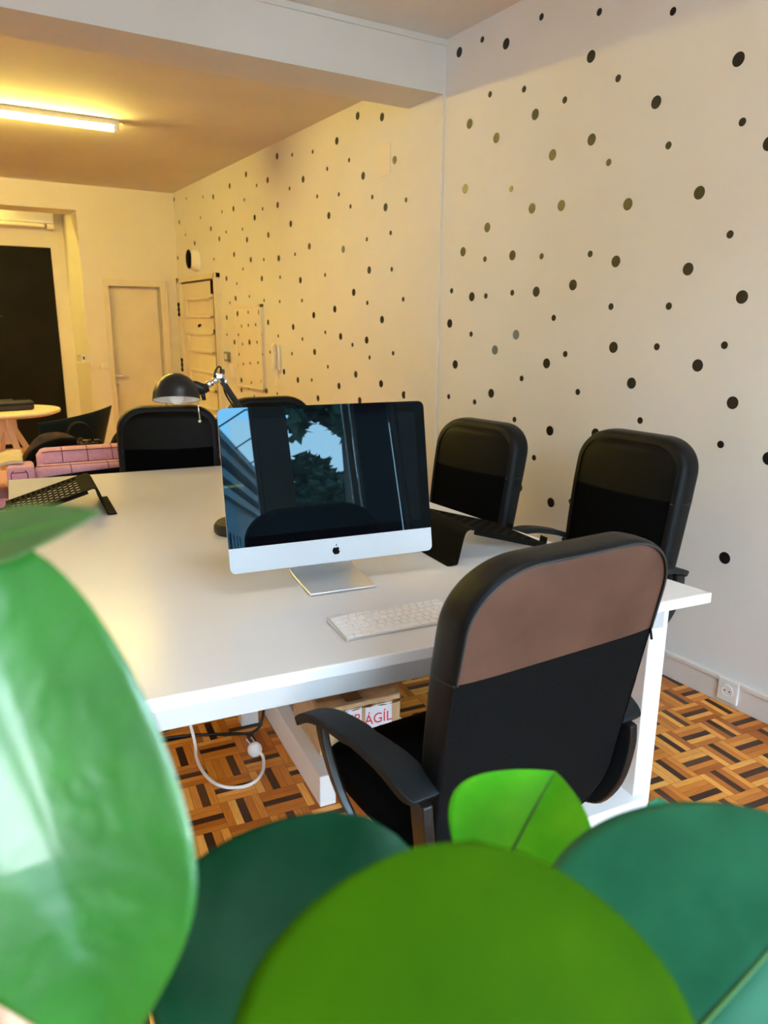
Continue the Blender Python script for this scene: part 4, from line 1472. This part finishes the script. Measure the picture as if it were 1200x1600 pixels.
# ------------------------------------------------------------------ rubber plant close to the camera
def leaf(name, mt, base, tip, side, parent, cup=.12, bend=.10, acu=.0, wide=1.0, fold=0.0, und=.0, pw=.62, pb=None, rib=True):
    """blade with a midrib from base to tip; side = a point on the widest edge"""
    b, t, s_ = Vector(base), Vector(tip), Vector(side)
    ax = t-b
    Ln = ax.length
    a = ax.normalized()
    m = s_-(b+t)/2
    sd = m-a*m.dot(a)
    hwid = sd.length*wide
    sd.normalize()
    nr = a.cross(sd).normalized()
    toc = (CAM_POS-(b+t)/2)
    if nr.dot(toc) < 0:
        nr = -nr
    nu, nv = 24, 40
    def prof(v):
        w_ = math.sin(PI*min(1, max(0, v))**.92)
        q = min(1, max(0, (v-.1)/.45))
        return max(0, w_)**(pw if pb is None else lerp(pb, pw, q))
    def fn(u, v):
        uu = u*2-1
        wv = hwid*prof(v)
        c = b+a*(Ln*v)+nr*(Ln*bend*math.sin(PI*v))
        lift = (abs(uu)**1.6)*cup*wv - (fold*wv*abs(uu) if uu > 0 else 0)
        return c+sd*(uu*wv)*(1 if not (fold and uu > 0) else .9) + nr*(lift + und*Ln*math.sin(9*v+3*uu)*abs(uu))
    mb = MB()
    mb.grid(fn, nu, nv)
    o = mb.build(name, mt, parent, smooth=True, solid=.0009)
    if not rib:
        return o
    mb = MB()
    mb.tube([fn(.5, k/20)+nr*.0004 for k in range(21)], [lerp(.0020, .0006, k/20) for k in range(21)], 6)
    mb.build('midrib', M_rib, o, smooth=True)
    return o
pt = thing('rubber_plant', 'potted rubber plant with large glossy green leaves close to the camera', 'potted plant', (.17, .16, 0))
mb = MB()
mb.lathe([(.11, 0), (.115, .01), (.150, .26), (.160, .27), (.160, .30), (.145, .30), (.140, .27), (0, .27)], (0, 0, 0), 36)
mb.build('pot', M_pot, pt, smooth=True, ang=35)
MB().lathe([(0, .275), (.139, .276)], (0, 0, 0), 28).build('soil', M_soil, pt)
OFF = Vector((.17, .16, 0))
def w2(p):
    return Vector(p)-OFF
stems = [smoothpath([(.17, .16, .27), (.175, .17, .6), (.17, .19, .86), (.15, .20, 1.0)], 6),
         smoothpath([(.15, .14, .27), (.08, .15, .6), (.02, .22, .9), (.0, .30, 1.06), (-.008, .335, 1.20)], 6),
         smoothpath([(.19, .17, .27), (.25, .23, .6), (.30, .28, .85), (.33, .34, .93)], 6)]
for st in stems:
    mb = MB()
    mb.tube([w2(p) for p in st], [.0085-.004*i/len(st) for i in range(len(st))], 10)
    mb.build('stem', M_stem, pt, smooth=True)
LV = [
 ('big', M_lf_bright, (.0358, .2576, 1.0616), (.016, .3271, 1.2925), (.0734, .272, 1.186), dict(cup=.10, bend=.03, pw=.5, pb=2.1, rib=False)),
 ('edge', M_lf_pale, (-.021, .3468, 1.283), (.0542, .3074, 1.3048), (.0203, .3451, 1.3008), dict(cup=.05, bend=.0, pw=.95, pb=.5)),
 ('dark', M_lf_dark, (.1084, .3115, .9456), (.192, .3296, 1.0958), (.0624, .3658, 1.0328), dict(cup=-.10, bend=.05, pw=.6, pb=.4, rib=False)),
 ('olive', M_lf_olive, (.1223, .1428, 1.0572), (.1713, .2074, 1.1707), (.067, .2179, 1.1137), dict(cup=-.06, bend=.05, pw=.55, rib=False)),
 ('bright', M_lf_young, (.3153, .3588, .9608), (.4089, .3909, 1.0167), (.3009, .4167, .9632), dict(cup=.30, bend=.02, pw=.85, pb=.6)),
 ('right', M_lf_blue, (.2354, .1923, .9689), (.4142, .168, 1.0915), (0.2389, 0.2661, 1.0604), dict(cup=.0, bend=.04, fold=.45, pw=.55)),
 ('tiny', M_lf_blue, (.4762, .329, .9479), (.4957, .3522, .9842), (.4702, .3529, .975), dict(cup=.1, bend=.03)),
]
for nm, mt, b, t_, s_, kw in LV:
    leaf('leaf', mt, w2(b), w2(t_), w2(s_), pt, **kw)
CAM_LOCAL = CAM_POS-OFF
# petioles
for b, q in (((.0358, .2576, 1.0616), stems[1][16]), ((-.021, .3468, 1.283), stems[1][-1]), ((.1084, .3115, .9456), stems[0][12]),
             ((.1223, .1428, 1.0572), stems[0][-1]), ((.3153, .3588, .9608), stems[2][-1]), ((.2354, .1923, .9689), stems[0][13]), ((.4762, .329, .9479), stems[2][-3])):
    mb = MB()
    b, q = Vector(b), Vector(q)
    mb.tube([w2(q), w2((q+b)/2+Vector((0, 0, -.01))), w2(b)], [.0035, .0028, .0022], 8)
    mb.build('petiole', M_rib, pt, smooth=True)
mb = MB()
mb.tube([w2((-.0095, .325, 1.155)), w2((-.0077, .3181, 1.1338)), w2((-.0019, .2986, 1.1009)), w2((.0003, .28, 1.0639)), w2((.004, .26, 1.0))], [.001, .004, .0065, .0075, .004], 10)
mb.build('leaf_sheath', M_sheath, pt, smooth=True)

# ------------------------------------------------------------------ the street outside the windows
M_street = mat('street', (.22, .21, .20), .9)
M_facade = mat('facade', (.14, .15, .15), .85, noise=.1, nscale=1.5)
M_cornice = mat('cornice', (.20, .20, .19), .85)
M_winx = mat('street_window', (.02, .03, .04), .2)
M_leafx = mat('tree_leaf', (.02, .055, .025), .6, noise=.4, nscale=2)
M_barkx = mat('tree_bark', (.08, .06, .045), .9)
struct(MB().b2((-14, -30, -3.4), (16, YF-.9, -3.2)).build('ground_street', M_street))
bdg = thing('street_building', 'grey town house with a stepped cornice across the street', 'building', (1.05, -10, -3.2), math.radians(11.5))
# local: facade at x=0 facing +x, running towards -y; roof at z=6.5
mb = MB()
mb.b2((-6, -14, 0), (0, 3.4, 6.2))
mb.build('wall', M_facade, bdg)
mb = MB()
for k, (o, z0, z1) in enumerate(((.10, 5.7, 5.85), (.16, 5.95, 6.1), (.26, 6.2, 6.36), (.36, 6.36, 6.48))):
    mb.b2((-6, -14, z0), (o, 3.4+o, z1))
mb.build('cornice', M_cornice, bdg, weld=False)
for k in range(7):
    y = 2.0-2.1*k
    for z in (1.0, 3.4):
        wq = MB().b2((-.05, y-.5, z), (.02, y+.5, z+1.7)).build('window', M_winx, bdg)
        mb = MB()
        for a in (-.5, -.17, .17, .5):
            mb.b2((.02, y+a-.03, z), (.04, y+a+.03, z+1.7))
        mb.b2((.02, y-.55, z+.95), (.05, y+.55, z+1.02))
        mb.build('pane_bar', M_cornice, wq, weld=False)
mb = MB()
for k in range(7):
    y = 2.6-1.6*k
    mb.tube([(.30, y, 6.40), (.8, y+.1, 6.62), (1.05, y+.15, 6.62)], .012, 6)
    mb.add([(1.00, y+.10, 6.62), (1.10, y+.20, 6.62), (1.16, y+.16, 6.28), (1.0, y+.28, 6.40)], [(0, 1, 2), (0, 2, 3), (0, 3, 1), (1, 3, 2)])
mb.build('floodlight_arm', M_blkpl, bdg)
def tree(label, x, y, h, r, n, seed, zc):
    rr = random.Random(seed)
    t = thing('street_tree', label, 'tree', (x, y, -3.2))
    mb = MB()
    mb.tube([(0, 0, 0), (.05, 0, 1.5), (.0, .1, h*.6), (.1, .1, h)], [.10, .08, .05, .02], 10)
    for k in range(0):
        a = rr.uniform(0, 6.28)
        mb.tube([(0, .05, h*.5+.2*k), (math.cos(a)*r*.4, math.sin(a)*r*.4, h*.6+.25*k), (math.cos(a)*r*.8, math.sin(a)*r*.8, h*.68+.3*k)], [.05, .03, .012], 6)
    mb.build('trunk', M_barkx, t, smooth=True)
    cl_ = [(rr.gauss(0, r*.45), rr.gauss(0, r*.45), zc+rr.gauss(0, r*.5), rr.uniform(.25, .5)*r) for _ in range(22)]
    mb = MB()
    for k in range(n):
        cx_, cy_, cz_, cr = rr.choice(cl_)
        d = Vector((rr.gauss(0, 1), rr.gauss(0, 1), rr.gauss(0, 1))).normalized()*cr*rr.uniform(.5, 1)
        p = Vector((cx_, cy_, cz_))+d
        a = Vector((rr.gauss(0, 1), rr.gauss(0, 1), rr.gauss(0, .6))).normalized()
        b = a.cross(Vector((rr.gauss(0, 1), rr.gauss(0, 1), rr.gauss(0, 1)))).normalized()
        l_, w_ = rr.uniform(.09, .17), rr.uniform(.05, .09)
        q = a.cross(b)*.02
        mb.add([p-a*l_, p+b*w_+q, p+a*l_, p-b*w_+q], [(0, 1, 2), (0, 2, 3)])
    f = mb.build('foliage', M_leafx, t, weld=False)
    f['kind'] = 'stuff'
    return t
tree('leafy street tree standing clear of the town house, outside the window', 2.25, -7.4, 5.3, .62, 4200, 3, 5.1)
tree('taller street tree whose crown overhangs the window from the right', 2.05, -4.6, 6.2, .66, 2800, 11, 6.2)
